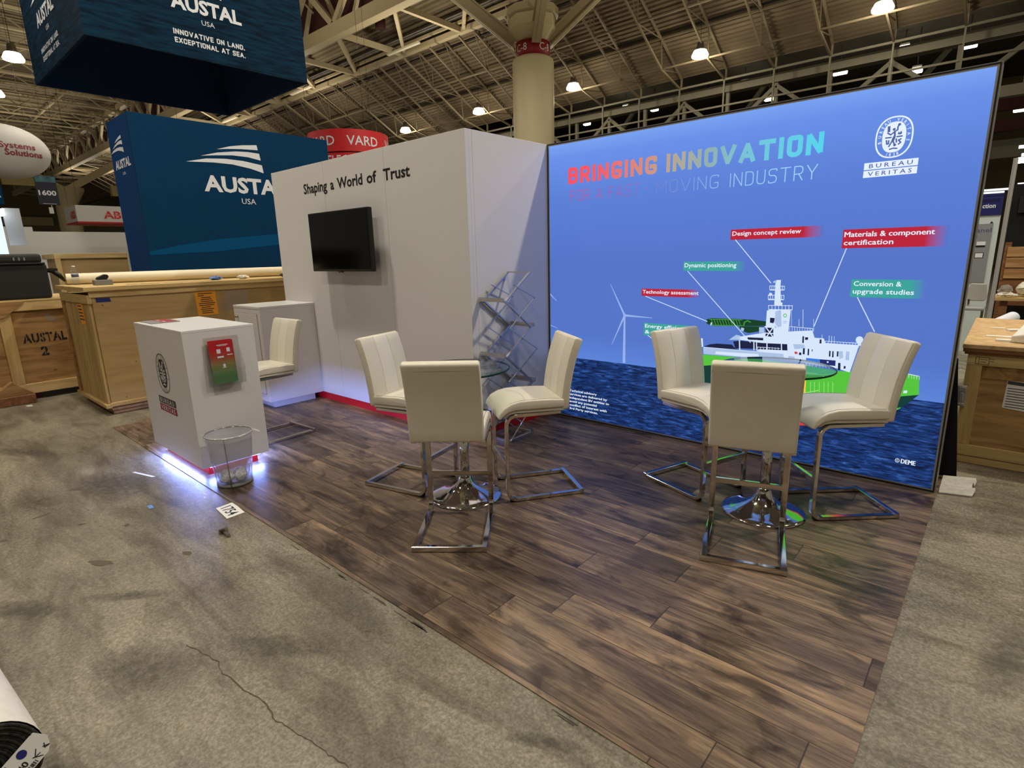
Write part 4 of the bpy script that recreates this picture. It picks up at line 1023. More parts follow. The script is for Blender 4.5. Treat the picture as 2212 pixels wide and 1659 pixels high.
def make_stool(label):
    t = thing('bar_stool', label, 'bar stool', (0, 0, 0), 'white leather bar stools')
    # local axes: sitter looks along +y, rear floor bar at y = 0
    def extr(bm, prof, x0, x1, mi=0):
        prism(bm, prof, lambda u, v, d: (d, u, v), x0, x1, mi)
    # seat cushion with waterfall front
    bm = MB()
    prof = [(.115,.640),(.20,.646),(.32,.650),(.40,.648),(.455,.636),(.50,.612),(.528,.580),(.538,.548),(.520,.541),(.500,.560),(.470,.582),(.42,.592),(.30,.590),(.115,.588)]
    extr(bm, prof, -.198, .198)
    obj('seat', bm, M['leather'], t, bevel=.017, seg=3, smooth=True, keep=True)
    bm = MB()
    extr(bm, [(.115,.586),(.42,.590),(.468,.580),(.498,.558),(.492,.552),(.462,.568),(.42,.572),(.115,.566)], -.19, .19)
    obj('seat_pan', bm, M['leather'], t, bevel=.004, seg=1, keep=True)
    # stitched seam round the top of the cushion
    edge = [(.13,.6425),(.20,.6475),(.32,.6515),(.40,.6495),(.455,.637),(.495,.614)]
    for s in (-1, 1):
        bm = MB(); tube(bm, [(s*.180, y, z-.001) for y, z in edge], .0016, 5); obj('seat_seam', bm, M['seam'], t, keep=True)
    # backrest: shell behind, three pads in front with grooves between
    sp = [(.118,.572),(.112,.64),(.102,.72),(.088,.80),(.069,.88),(.047,.95),(.022,1.012)]
    def slab(off0, off1, z_in=0):
        A, B = [], []
        for i, (y, z) in enumerate(sp):
            a = sp[max(i-1, 0)]; b = sp[min(i+1, len(sp)-1)]
            l = math.hypot(b[0]-a[0], b[1]-a[1]); ny, nz = (b[1]-a[1])/l, -(b[0]-a[0])/l
            A.append((y+ny*off0, z+nz*off0)); B.append((y+ny*off1, z+nz*off1))
        return A+B[::-1]
    bm = MB(); extr(bm, slab(-.032, .016), -.196, .196)
    back = obj('backrest', bm, M['leather'], t, bevel=.014, seg=3, smooth=True, keep=True)
    spf = sp; sp = [(.117,.59)]+spf[1:-1]+[(.0275,1.002)]
    for (x0, x1, m) in ((-.192, -.066, 'leather'), (-.0655, .0655, 'leather_stripe'), (.066, .192, 'leather')):
        bm = MB(); extr(bm, slab(.004, .0195), x0, x1)
        o = obj('back_pad', bm, M[m], back, bevel=.005, seg=2, smooth=True, keep=True)
        if m == 'leather_stripe': o['label'] = 'brighter middle pad'
    bm = MB(); tube(bm, [(-.188, .0085, .966), (0, .0080, .966), (.188, .0085, .966)], .0024, 6)
    obj('back_seam', bm, M['seam'], back, keep=True)
    # chrome frame: each side one bent flat bar, joined by the rear bar and a foot rest
    w, th, x = .030, .021, .184
    path = [(.14,.560),(.39,.560)]+arc(.425, .500, .060, 95, 5, 6)+[(.4855,.40),(.4855,.10)]+arc(.4255, .0730, .0600, 0, -90, 7)+[(.30,.013),(.012,.013)]
    for s in (-1, 1):
        bm = MB(); flat_sweep(bm, path, w, th, s*x); obj('leg', bm, M['chrome'], t, bevel=.0025, seg=1, keep=True)
    bm = MB(); box(bm, -.199, .199, -.013, .013, .0008, .031); obj('rear_bar', bm, M['chrome'], t, bevel=.002, seg=1, keep=True)
    bm = MB(); box(bm, -.172, .172, .476, .496, .226, .256); obj('foot_rest', bm, M['chrome'], t, bevel=.002, seg=1, keep=True)
    for s in (-1, 1):
        bm = MB(); prism(bm, [(.40, 0), (.47, 0), (.474, .022), (.452, .006), (.43, .0008)], lambda u, v, d: (d, u, v), s*x-.012, s*x+.012)
        obj('foot_pad', bm, M['black'], t, keep=True)
    return t
proto = None
for (lab, x, y, fx, fy) in [
    ('white leather bar stool seen from behind at the glass table nearer the closet', -1.857, -2.375, -.624, .781),
    ('white leather bar stool left of the first glass table, facing away from the closet', -2.99, -1.95, .97, .239),
    ('white leather bar stool beside the zigzag literature rack, seat turned to the first table', -1.88, -1.235, -.568, -.822),
    ('white leather bar stool seen from behind in front of the printed ship', -.6245, -1.579, -.296, .955),
    ('white leather bar stool hiding part of the Energy banner, left of the right-hand table', -1.465, -.674, .945, -.33),
    ('white leather bar stool nearest the right end of the backlit wall', -.26, -.39, -.74, -.672),
    ('white leather bar stool standing alone behind the white reception counter', -4.547, -1.735, .05, -.9987)]:
    if proto is None: o = proto = make_stool(lab)
    else: o = copy_tree(proto); o['label'] = lab
    o.matrix_world = Matrix.Translation((x, y, Z0)) @ Matrix.Rotation(math.atan2(fy, fx)-PI/2, 4, 'Z')

# ---------------------------------------------------------------- glass tables
def make_table(label):
    t = thing('bar_table', label, 'bar table', (0, 0, 0), 'round glass bar tables')
    bm = MB(); lathe(bm, [(0, .858), (.296, .858), (.302, .861), (.302, .867), (.296, .870), (0, .870)], (0, 0, 0), 64)
    top = obj('glass_top', bm, M['glass'], t, keep=True)
    bm = MB(); lathe(bm, [(.2995, .8585), (.3035, .861), (.3035, .867), (.2995, .8695)], (0, 0, 0), 64)
    bm.faces.ensure_lookup_table()
    for f in [f for f in bm.faces if len(f.verts) > 4]: bm.faces.remove(f)
    obj('glass_edge', bm, M['glass_edge'], top, recalc=False, keep=True)
    bm = MB(); lathe(bm, [(.10, .846), (.105, .852), (.105, .857), (.02, .857)], (0, 0, 0), 32); obj('top_plate', bm, M['chrome'], t, keep=True)
    bm = MB(); lathe(bm, [(.0285, .10), (.0285, .50)], (0, 0, 0), 28); obj('column', bm, M['chrome'], t, keep=True)
    bm = MB(); lathe(bm, [(.030, .495), (.037, .50), (.037, .80), (.06, .846)], (0, 0, 0), 28); obj('upper_sleeve', bm, M['chrome'], t, keep=True)
    bm = MB(); lathe(bm, [(.228, 0), (.230, .006), (.222, .012), (.18, .022), (.135, .036), (.10, .053), (.072, .075), (.052, .102), (.042, .130), (.036, .145), (.029, .15)], (0, 0, 0), 64)
    obj('base', bm, M['chrome'], t, keep=True)
    return t
t1 = make_table('round glass bar table on a chrome pedestal, the one nearer the closet and rack')
t1.matrix_world = Matrix.Translation((-2.295, -1.825, Z0)) @ Matrix.Diagonal((1, 1, .968, 1))
t2 = copy_tree(t1); t2['label'] = 'round glass bar table on a chrome pedestal in front of the printed green ship hull'
t2.matrix_world = Matrix.Translation((-.745, -.891, Z0))

# ---------------------------------------------------------------- zigzag literature rack
rk = thing('literature_rack', 'chrome zigzag literature rack standing in the corner beside the closet', 'literature rack', (-2.89, -.72, Z0))
xa, xb, yf, yb = -2.995, -2.755, -.885, -.575
levels = [(yb, 1.372), (yf, 1.158), (yb, .928), (yf, .718), (yb, .462), (yf, .262), (yb, .03)]
def frame_bar(a, b, w=.014, n='side_rail', par=rk, m='rack'):
    bm = MB(); bar(bm, a, b, w, w*.55); return obj(n, bm, M[m], par)
for (a, b) in zip(levels, levels[1:]):
    for x in (xa, xb):
        frame_bar((x, a[0], a[1]), (x, b[0], b[1]), .022)
for i, (y, z) in enumerate(levels[:-1]):
    if i == 0: frame_bar((xa, y, z), (xb, y, z), .02, 'top_bar'); continue
    s = 1 if y == yf else -1
    bm = MB(); bar(bm, (xa-.012, y-.012*s, z), (xb+.012, y-.012*s, z), .045, .007)
    bar(bm, (xa-.012, y-.032*s, z+.014), (xb+.012, y-.032*s, z+.014), .007, .03)
    obj('tray', bm, M['rack'], rk)
rods = [(yf+.08, 1.28), (yb+.03, 1.165), (yf+.02, .945), (yb+.05, .74), (yf, .52), (yb+.02, .30), (yf, .02)]
for (a, b) in zip(rods, rods[1:]):
    for x in (xa+.02, xb+.022): frame_bar((x, a[0], a[1]), (x, b[0], b[1]), .011, 'cross_rod', rk, 'rack')
bm = MB()
for (p, q) in (((xa, yf, Z0+.01), (xb, yf, Z0+.01)), ((xa, yb, Z0+.01), (xb, yb, Z0+.01)), ((xa, yf, Z0+.01), (xa, yb, Z0+.01)), ((xb, yf, Z0+.01), (xb, yb, Z0+.01))): bar(bm, p, q, .024, .018)
obj('base_frame', bm, M['rack'], rk)

# ---------------------------------------------------------------- things on the floor in front
bm = MB(); f = lambda u, v, d=0: (-3.305+u*.995+v*-.06, -2.9+u*-.08+v*.99, .0012+d)
prism(bm, [(-.105, -.055), (.105, -.055), (.105, .055), (-.105, .055)], lambda u, v, d: f(u, v, d), 0, .0012, 0)
text(bm, '1754', f, -.072, .078, -.036, .030, bold=0.012, mi=1, d=.002)
tag(obj('number_card', bm, [M['paper'], M['black_text']]), 'white card reading 1754 lying on the concrete at the flooring edge', 'card')
bm = MB(); box(bm, -3.02, -2.955, -3.060, -3.042, .0005, .018); box(bm, -3.035, -3.025, -3.075, -3.025, .0005, .03)
tag(obj('hardware_scrap', bm, M['chrome_soft'], bevel=.002), 'small bright metal scrap on the concrete below the 1754 card', 'metal scrap')
bm = MB(); f = lambda u, v, d=0: (-4.449+u*.96-v*.28, -3.049+u*.28+v*.96, .0005+d)
prism(bm, [(-.12, -.009), (.12, -.012), (.125, .008), (-.115, .010)], f, 0, .001); tag(obj('tape_strip', bm, M['paper']), 'long white tape strip stuck to the concrete left of the counter', 'tape')
bm = MB(); f = lambda u, v, d=0: (-3.772+u, -3.203+v, .0005+d)
prism(bm, [(-.035, -.01), (.03, -.016), (.034, .012), (-.03, .014)], f, 0, .001); tag(obj('tape_scrap', bm, pmat('pale_blue_tape', (96, 150, 205), .6)), 'pale blue tape scrap on the concrete in front of the waste bin', 'tape')
bm = MB()
for (x, y, l) in ((-3.764, -2.90, .09), (-3.86, -2.905, .04), (-3.66, -2.925, .03)): add_poly(bm, [(x, y, .001), (x+l, y-.006, .001), (x+l, y+.004, .001), (x, y+.005, .001)])
tag(obj('tape_residue', bm, M['paper']), 'thin white tape residue along the flooring edge by the bin', 'tape')
# dark adhesive dashes left along the front edge of the flooring
bm = MB()
for k in range(16):
    x = random.uniform(-2.6, -.6); l = random.uniform(.02, .12); y = -2.862-random.uniform(0, .012)
    add_poly(bm, [(x, y, .0008), (x+l, y-.002, .0008), (x+l, y+.004, .0008), (x, y+.003, .0008)])
struct('adhesive_mark', bm, pmat('adhesive_dark', (56, 50, 42), .7), floor)

# folded foam wrap sheet on the floor at the right end of the backlit wall
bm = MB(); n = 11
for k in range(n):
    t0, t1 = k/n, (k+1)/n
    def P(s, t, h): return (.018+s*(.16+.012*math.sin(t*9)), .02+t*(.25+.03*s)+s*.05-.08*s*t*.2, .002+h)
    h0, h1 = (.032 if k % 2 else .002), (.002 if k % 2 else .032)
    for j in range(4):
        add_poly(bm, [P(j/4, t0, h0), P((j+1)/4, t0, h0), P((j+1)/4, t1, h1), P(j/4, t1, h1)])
        add_poly(bm, [P(j/4, t0, h0+.006), P((j+1)/4, t0, h0+.006), P((j+1)/4, t1, h1+.006), P(j/4, t1, h1+.006)], k % 2)  # alternate ridge faces greyed to paint in the fold shading
tag(obj('foam_wrap_sheet', bm, [M['wrap'], pmat('foam_fold_shade', (164, 166, 162), .6)]), 'ridged white foam sheet on the floor at the foot of the backlit wall', 'packing sheet')

# carpet roll in the near left corner
rl = thing('carpet_roll', 'roll of dark carpet in white wrapping lying on the concrete in the near left corner', 'carpet roll', (-2.6, -4.18, 0))
RC = (-4.18, .1445)
bm = MB(); tube(bm, [(-4.4, RC[0]-.215, RC[1]), (-3.2, RC[0]-.115, RC[1]), (-2.0, RC[0]-.016, RC[1]), (-1.80, RC[0], RC[1])], .143, 40, caps=False)
obj('wrapping', bm, M['wrap'], rl, recalc=False)
bm = MB()
for k in range(12):
    r0 = .139-k*.0078; r1 = r0-.0076
    lathe(bm, [(r1, -.006), (r1, .0015+.001*(k % 2)), (r0, .001*(k % 2)), (r0, -.006)], (0, 0, 0), 40)
for v in bm.verts: v.co = Vector((-1.80+v.co.z, RC[0]+v.co.x, RC[1]+v.co.y))
obj('carpet_layers', bm, M['carpet_end'], rl)
bm = MB(); tube(bm, [(-2.3, RC[0], RC[1]), (-1.802, RC[0], RC[1])], .048, 24); obj('core', bm, M['brown_core'], rl)
bm = MB(); c0 = Vector((-1.775, -4.098, .125)); ax = Vector((.05, .047, .085)).normalized(); ay = Vector((0, .87, -.48)).normalized()
U = Vector((.1, -.62, -.40)).normalized(); V_ = Vector((.35, .42, -.66)).normalized(); V_ = (V_-U*V_.dot(U)).normalized(); Nn = U.cross(V_)
org = Vector((-1.79, -4.066, .172))
ft = lambda u, v, d=0: tuple(org+U*u+V_*v-Nn*d)
if Nn.x > 0: ft = lambda u, v, d=0: tuple(org+U*u+V_*v+Nn*d)
prism(bm, [(-.02, -.018), (.17, -.018), (.17, .052), (.0, .052), (-.016, .042), (-.03, .018)], ft, 0, .0008, 0)
disc(bm, .032, .000, .012, .012, ft, .002, 1, 20)
tl = pmat('tag_blue_dot', (34, 32, 110), .5)
f40 = lambda u, v, d=0: ft(.075-u, .034-v, d)
text(bm, '40', f40, .008, .034, .0, .017, bold=.02, mi=2, d=.002)
stroke(bm, [(.008, .020), (.024, .034), (.010, .036)], .0022, ft, .002, 2); stroke(bm, [(.028, .030), (.012, .047)], .0022, ft, .002, 2)
stroke(bm, [(-.012, .026), (-.004, .036), (-.016, .040), (-.004, .030)], .0022, ft, .002, 2)
for k in range(9): add_poly(bm, [ft(.028+k*.005, .038, .002), ft(.030+k*.005+.0012*(k % 3), .038, .002), ft(.030+k*.005+.0012*(k % 3), .049, .002), ft(.028+k*.005, .049, .002)], 3)
for k in range(3): add_poly(bm, [ft(.07, -.012+k*.007, .002), ft(.11, -.012+k*.007, .002), ft(.11, -.009+k*.007, .002), ft(.07, -.009+k*.007, .002)], 3)
obj('paper_tag', bm, [M['paper'], tl, M['black_text'], M['ink']], rl)['label'] = 'white tag with a dark blue dot'

# ---------------------------------------------------------------- large pale crate behind the counter
cr = thing('shipping_crate', 'large pale plywood crate with an orange notice behind the white counter', 'crate', (-7.15, -1.2, 0))
gx0, gx1, gy0, gy1 = -7.76, -6.60, -2.72, .60
bm = MB(); box(bm, gx0+.02, gx1-.012, gy0+.02, gy1, .10, 1.215); obj('side_panel', bm, M['ply_big'], cr, bevel=.004, seg=1)
bm = MB(); box(bm, gx0+.10, gx1-.13, gy0-.001, gy0+.018, .11, 1.14); obj('end_panel', bm, M['ply_side'], cr)
for (x0, x1) in ((gx0, gx0+.10), (gx1-.13, gx1-.03)):
    bm = MB(); box(bm, x0, x1, gy0-.018 if x0 == gx0 else gy0-.006, gy0+.019, .10, 1.215); obj('end_post', bm, M['pine_z' if x0 != gx0 else 'ply_dark'], cr, bevel=.002, seg=1)
bm = MB(); box(bm, gx0, gx1, gy0-.02, gy0+.018, 1.14, 1.225); obj('end_rail', bm, M['pine_x'], cr, bevel=.002, seg=1)
bm = MB(); box(bm, gx0-.02, gx1+.01, gy0-.035, gy0+.018, .075, .112); obj('bottom_batten', bm, M['pine_x'], cr, bevel=.002, seg=1)
bm = MB(); box(bm, gx1-.014, gx1+.004, gy0+.01, gy1, .085, .125); box(bm, gx1-.014, gx1+.006, gy0, gy1, 1.20, 1.262); obj('side_batten', bm, M['pine'], cr, bevel=.002, seg=1)
bm = MB(); box(bm, gx0-.03, gx1+.035, gy0-.04, gy1+.02, 1.262, 1.304); lid = obj('lid', bm, M['pine'], cr, bevel=.003, seg=1)
for y in (gy0+.02, gy0+1.5, gy1-.35):
    bm = MB(); box(bm, gx0+.05, gx1-.02, y, y+.34, .04, .076); box(bm, gx0+.05, gx1-.04, y+.01, y+.33, 0.0, .040)
    obj('skid', bm, M['pinkwood'], cr, bevel=.006, seg=1)
FB = on_x(gx1-.012)
def notice(name, fn, poly, lines, par, ink='ink'):
    b = MB(); add_poly(b, [fn(u, v, .002) for u, v in poly], 0)
    for (u0, u1, v, h) in lines: add_poly(b, [fn(u0, v, .003), fn(u1, v, .003), fn(u1, v+h, .003), fn(u0, v+h, .003)], 1)
    return obj(name, b, [M['orange'], M[ink]], par)
ls = []
for k, (a, w_) in enumerate(((.03, .15), (.03, .06), (.06, .10), (.05, .12), (.05, .13), (.03, .17), (.03, .16), (.05, .10), (.04, .14), (.05, .11), (.05, .12))):
    ls.append((-1.752+a, -1.752+a+w_, 1.165-k*.0215, .009))
notice('orange_notice', FB, [(-1.757, 1.190), (-1.535, 1.197), (-1.53, .93), (-1.748, .928)], ls, cr)['label'] = 'orange paper notice'
FE = on_y(gy0-.001)
ls = [(-7.12+.02*k*.2, -6.98+.01*k, 1.13-k*.034, .014) for k in range(6)]
notice('orange_notice', FE, [(-7.15, 1.178), (-6.93, 1.184), (-6.905, .93), (-7.07, .908)], ls, cr)['label'] = 'orange paper notice on the crate end'
bm = MB(); add_poly(bm, [FB(u, v, .002) for u, v in ((-2.669, 1.194), (-2.548, 1.190), (-2.540, 1.150), (-2.665, 1.150))]); obj('blue_tape', bm, M['tape_blue'], cr)
bm = MB(); add_poly(bm, [FB(u, v, .002) for u, v in ((-1.43, 1.185), (-1.17, 1.19), (-1.18, .96), (-1.47, .97))]); obj('document_pouch', bm, M['film'], cr)
bm = MB()
for (u, v) in ((-1.49, .95), (-1.12, 1.10), (-1.47, .88), (-1.10, .93)): add_poly(bm, [FB(u, v, .0025), FB(u+.05, v+.04, .0025), FB(u+.06, v+.10, .0025), FB(u+.01, v+.05, .0025)])
obj('tape_remnant', bm, M['film'], cr)
bm = MB()
for (u, v) in ((-2.62, 1.12), (-2.38, .80), (-2.56, .16), (-2.1, .45), (-1.9, .86), (-2.42, .52)): disc(bm, u, v, .008, .006, FB, .002, 0, 10)
obj('screw_head', bm, M['stud'], cr)
LT = 1.304
bm = MB(); tube(bm, [(-7.70, -2.66, LT+.062), (-7.30, -.9, LT+.062), (-7.02, .62, LT+.062)], .061, 28, caps=False)
rt_ = obj('paper_tube', bm, M['cream_tube'], recalc=False); tag(rt_, 'long cream paper roll lying on top of the large pale crate', 'paper roll')
bm = MB()
a, b = Vector((-7.70, -2.66, LT+.062)), Vector((-7.30, -.9, LT+.062)); d_ = (b-a).normalized()
tube(bm, [a-d_*.002, a+d_*.03, ], .0585, 24); obj('end_core', bm, M['card'], rt_)
# bottle
bt = thing('water_bottle', 'small clear plastic water bottle standing at the near end of the crate lid', 'bottle', (-7.54, -2.61, LT))
bm = MB(); lathe(bm, [(.028, 0), (.032, .01), (.031, .05), (.033, .06), (.033, .12), (.030, .145), (.018, .172), (.013, .180), (.013, .192)], (-7.54, -2.61, LT), 22); obj('body', bm, M['pet'], bt)
bm = MB(); lathe(bm, [(.0335, .085), (.0335, .118)], (-7.54, -2.61, LT), 22); obj('label_band', bm, pmat('bottle_label', (70, 84, 110), .5), bt)
bm = MB(); lathe(bm, [(.015, .190), (.015, .207)], (-7.54, -2.61, LT), 18); obj('cap', bm, M['white_print'], bt)
bm = MB(); box(bm, -7.11, -7.00, -2.56, -2.40, LT, LT+.055); tag(obj('grey_box', bm, M['grey'], bevel=.006), 'small grey box on the crate lid beside the bottle', 'box')
bm = MB(); prism(bm, [(-2.53, LT+.056), (-2.44, LT+.056), (-2.42, LT+.085), (-2.43, LT+.108), (-2.46, LT+.112), (-2.525, LT+.082), (-2.535, LT+.068)], lambda u, v, d: (d, u, v), -7.08, -7.03)
tag(obj('tape_dispenser', bm, M['black'], bevel=.006), 'black tape dispenser lying on the small grey box', 'tape dispenser')
for (x, y, m, lab, s) in ((-6.84, -1.42, 'tape_scrap_blue', 'crumpled blue plastic scrap on the crate lid edge', .075), (-6.80, -1.12, 'paper', 'crumpled white paper scrap on the crate lid edge', .065), (-6.75, -.62, 'ink', 'dark cloth scrap on the crate lid against the closet', .06)):
    if m not in M: M[m] = pmat('blue_scrap', (92, 130, 200), .5)
    bm = MB(); ellipsoid(bm, (x, y, LT+.022), s*.7, s, .022, 12, 8)
    for v in bm.verts: v.co += Vector((random.uniform(-.012, .012), random.uniform(-.012, .012), random.uniform(-.004, .008)))
    for f in bm.faces: f.smooth = False
    tag(obj('scrap', bm, M[m]), lab, 'scrap')
bm = MB(); f = lambda u, v, d=0: (-6.80+u, -2.0+v, LT+.0005+d)
prism(bm, [(-.06, -.32), (.05, -.30), (.08, .5), (-.02, .52)], f, 0, .004); tag(obj('wood_strip', bm, M['osb']), 'thin loose wood strip lying flat along the crate lid', 'wood strip')

# ---------------------------------------------------------------- stencilled brown crate at the left
c2 = thing('shipping_crate', 'brown plywood crate stencilled AUSTAL 2 at the left edge', 'crate', (-8.8, -3, 0))
hx0, hx1, hy0, hy1 = -9.5, -8.2, -4.9, -1.6
bm = MB(); box(bm, hx0, hx1-.03, hy0, hy1, .10, 1.12); obj('panel', bm, M['ply_dark'], c2)
bm = MB(); box(bm, hx1-.03, hx1, hy0, hy1, 1.025, 1.13); obj('top_rail', bm, M['pine'], c2, bevel=.003, seg=1)
bm = MB(); box(bm, hx1-.03, hx1, hy0, hy1, .075, .19); obj('bottom_rail', bm, M['pine'], c2, bevel=.003, seg=1)
for y in (-3.245, -4.3, -1.8):
    bm = MB(); box(bm, hx1-.03, hx1-.001, y, y+.11, .19, 1.025); obj('post', bm, M['pine_z'], c2, bevel=.003, seg=1)
bm = MB(); prism(bm, [(-3.42, 1.132), (-3.00, 1.132), (-3.18, .97), (-3.32, .93)], lambda u, v, d: (hx1+d, u, v), .001, .014); obj('corner_gusset', bm, M['ply_dark'], c2)
bm = MB(); box(bm, hx0, hx1+.005, hy0, hy1, 1.132, 1.15); obj('lid', bm, M['pine'], c2)
bm = MB()
for y in (-4.6, -3.0, -2.0): box(bm, hx0, hx1-.12, y-.2, y, 0, .10)
obj('skid', bm, M['stud'], c2)
bm = MB(); FA = on_x(hx1-.03)
text(bm, 'AUSTAL', FA, -3.075, -2.67, .655, .760, bold=.035, space=1.12, d=.002); text(bm, '2', FA, -2.935, -2.865, .495, .600, bold=.045, d=.002)
obj('stencil_lettering', bm, M['black_text'], c2)
bm = MB()
for i, u in enumerate((-3.043, -2.966, -2.894, -2.829, -2.757, -2.90)):
    add_poly(bm, [FA(u-.003, .65 if i < 5 else .5, .003), FA(u+.004, .65 if i < 5 else .5, .003), FA(u+.004, .765 if i < 5 else .605, .003), FA(u-.003, .765 if i < 5 else .605, .003)])
obj('stencil_bridge', bm, M['ply_dark'], c2)
bm = MB(); add_poly(bm, [FA(u, v, .002) for u, v in ((-2.84, .93), (-2.82, .985), (-2.74, .93), (-2.745, .885), (-2.79, .885))]); obj('label_remnant', bm, M['film'], c2)
# timber block in front of it
bk = thing('timber_block', 'brown timber wedge block on the floor before the AUSTAL 2 crate', 'timber block', (-8.1, -3.28, 0))
bm = MB(); box(bm, -8.16, -7.99, -3.52, -3.10, 0, .105); obj('base_block', bm, M['stud'], bk, bevel=.006, seg=1)
bm = MB(); prism(bm, [(-3.50, .106), (-3.10, .106), (-3.27, .262)], lambda u, v, d: (d, u, v), -8.13, -8.03); obj('wedge', bm, M['ply_dark'], bk, bevel=.003, seg=1)
bm = MB(); prism(bm, [(0, 0), (.07, .01), (.09, .05), (.02, .055)], lambda u, v, d: (-7.90+u, -3.22+v, .0005+d), 0, .003); tag(obj('paper_scrap', bm, M['paper']), 'small white paper scrap at the foot of the timber block', 'scrap')
# black equipment case on the crate
ec = thing('equipment_case', 'black ribbed equipment case on top of the AUSTAL 2 crate', 'case', (-8.5, -3.2, 1.15))
bm = MB(); box(bm, -8.80, -8.22, -3.75, -2.72, 1.151, 1.545); obj('body', bm, M['black_case'], ec, bevel=.03, seg=3)
bm = MB(); box(bm, -8.82, -8.20, -3.77, -2.755, 1.55, 1.655); obj('lid', bm, M['black_case'], ec, bevel=.035, seg=3)
bm = MB(); box(bm, -8.825, -8.195, -3.775, -2.735, 1.537, 1.557); obj('rim', bm, M['black'], ec, bevel=.004, seg=1)
for k in range(3):
    bm = MB(); box(bm, -8.20, -8.192, -3.01+k*.045, -2.995+k*.045, 1.58, 1.615); obj('rib', bm, M['grey'], ec, bevel=.002, seg=1)
bm = MB(); tube(bm, [(-8.35, -2.74, 1.47), (-8.35, -2.66, 1.46), (-8.35, -2.60, 1.40), (-8.35, -2.555, 1.33)], [.022, .03, .028, .012], 10); bar(bm, (-8.28, -2.74, 1.475), (-8.28, -2.62, 1.47), .03, .03)
obj('side_handle', bm, M['black'], ec)
bm = MB(); box(bm, -8.55, -8.40, -3.35, -3.08, 1.656, 1.678); tag(obj('tablet', bm, M['black'], bevel=.004), 'flat black device lying on the black equipment case', 'device')

# ---------------------------------------------------------------- crate and goods right of the backlit wall
c3 = thing('shipping_crate', 'brown plywood crate with a steel latch and paper label right of the backlit wall', 'crate', (.6, 1.6, 0))
rx0, rx1, ry0, ry1 = .03, 1.25, .745, 2.45
bm = MB(); box(bm, rx0+.05, rx1, ry0+.022, ry1, .06, .80); obj('panel', bm, M['ply_right'], c3)
bm = MB(); box(bm, rx0, rx1, ry0, ry0+.022, .70, .775); obj('top_rail', bm, M['pine_x'], c3, bevel=.003, seg=1)
bm = MB(); box(bm, rx0, rx1, ry0, ry0+.022, .055, .135); box(bm, rx0, rx1, ry0+.004, ry0+.03, 0.0, .052); obj('bottom_rail', bm, M['pine_x'], c3, bevel=.004, seg=1)
bm = MB(); box(bm, rx0, rx0+.085, ry0+.001, ry0+.022, .135, .70); box(bm, rx0, rx0+.05, ry0+.022, ry1, .06, .80); obj('post', bm, M['pine_z'], c3, bevel=.003, seg=1)
bm = MB(); box(bm, rx0+.09, rx1, ry0+.014, ry0+.0225, .615, .70); obj('recess_board', bm, M['ply_dark'], c3)
bm = MB(); box(bm, rx0-.03, rx1, ry0-.018, ry1+.02, .792, .815); box(bm, rx0-.02, rx1, ry0-.010, ry1, .776, .792); obj('lid_frame', bm, M['stud'], c3)
bm = MB(); box(bm, rx0-.035, rx1, ry0-.022, ry1+.03, .8155, .845); obj('lid', bm, M['osb'], c3, bevel=.003, seg=1)
bm = MB(); FR = on_y(ry0)
box(bm, .004, .056, ry0-.008, ry0-.0005, .405, .552); box(bm, .008, .052, ry0-.022, ry0-.008, .518, .545); box(bm, .012, .050, ry0-.02, ry0-.008, .415, .430); box(bm, .02, .042, ry0-.016, ry0-.008, .445, .505)
obj('latch', bm, M['latch'], c3, bevel=.003, seg=2)['label'] = 'steel butterfly latch'
bm = MB(); FP = on_y(ry0+.021)
add_poly(bm, [FP(u, v, .003) for u, v in ((.256, .633), (.52, .615), (.52, .40), (.250, .425))])
add_poly(bm, [FP(u, v, .004) for u, v in ((.258, .612), (.52, .595), (.52, .572), (.257, .590))], 1)
for k in range(8):
    v = .565-.018*k; add_poly(bm, [FP(.262, v, .004), FP(.42+.02*(k % 3), v-.006, .004), FP(.42+.02*(k % 3), v-.011, .004), FP(.262, v-.005, .004)], 1)
obj('shipping_label', bm, [M['paper'], M['ink']], c3)
bm = MB()
for (a, b) in (((.075, .762), (.075, .712)), ((.145, .758), (.145, .708)), ((.075, .762), (.145, .758)), ((.075, .712), (.145, .708)), ((.092, .762), (.092, .712)), ((.10, .745), (.135, .742)), ((.10, .728), (.13, .726)), ((.152, .75), (.17, .748)), ((.152, .735), (.168, .733))):
    stroke(bm, [a, b], .003, FR, .001)
obj('wood_stamp', bm, M['ink'], c3)
ZT = .8455
# papers and foam on the lid
for k, (x, y, w_, l, a, lab) in enumerate([(.16, 1.75, .09, .05, .1, 'small white paper slip at the back of the strand-board lid'), (.22, 1.22, .24, .06, -.05, 'long white paper strip across the strand-board lid'), (.26, 1.62, .10, .07, .5, 'white foam offcut on the strand-board lid by the bag'), (.21, .98, .10, .06, -.1, 'white foam offcut at the front of the strand-board lid')]):
    bm = MB(); f = lambda u, v, d, x=x, y=y, a=a: (x+u*math.cos(a)-v*math.sin(a), y+u*math.sin(a)+v*math.cos(a), ZT+d)
    prism(bm, [(-w_/2, -l/2), (w_/2, -l*.4), (w_/2, l/2), (-w_/2, l*.35)], f, 0, .004 if k < 2 else .012); tag(obj('paper_slip' if k < 2 else 'foam_offcut', bm, M['paper']), lab, 'paper' if k < 2 else 'foam')
bm = MB()
prism(bm, [(.235, .93), (.62, .80), (.66, 1.5), (.34, 1.45)], lambda u, v, d: (u, v, ZT+d*(1 if u < .3 else 3.2)), 0, .045)
bb = obj('paper_bag', bm, M['wrap'], bevel=.01, seg=2); tag(bb, 'folded white paper bag with a red mark on the right crate', 'bag')
bm = MB(); ring(bm, .36, 1.12, .035, .05, .018, lambda u, v, d: (u, v, ZT+.16+d), 0, 0, 20)
obj('red_mark', bm, pmat('pinkish_red', (220, 120, 120), .6), bb)

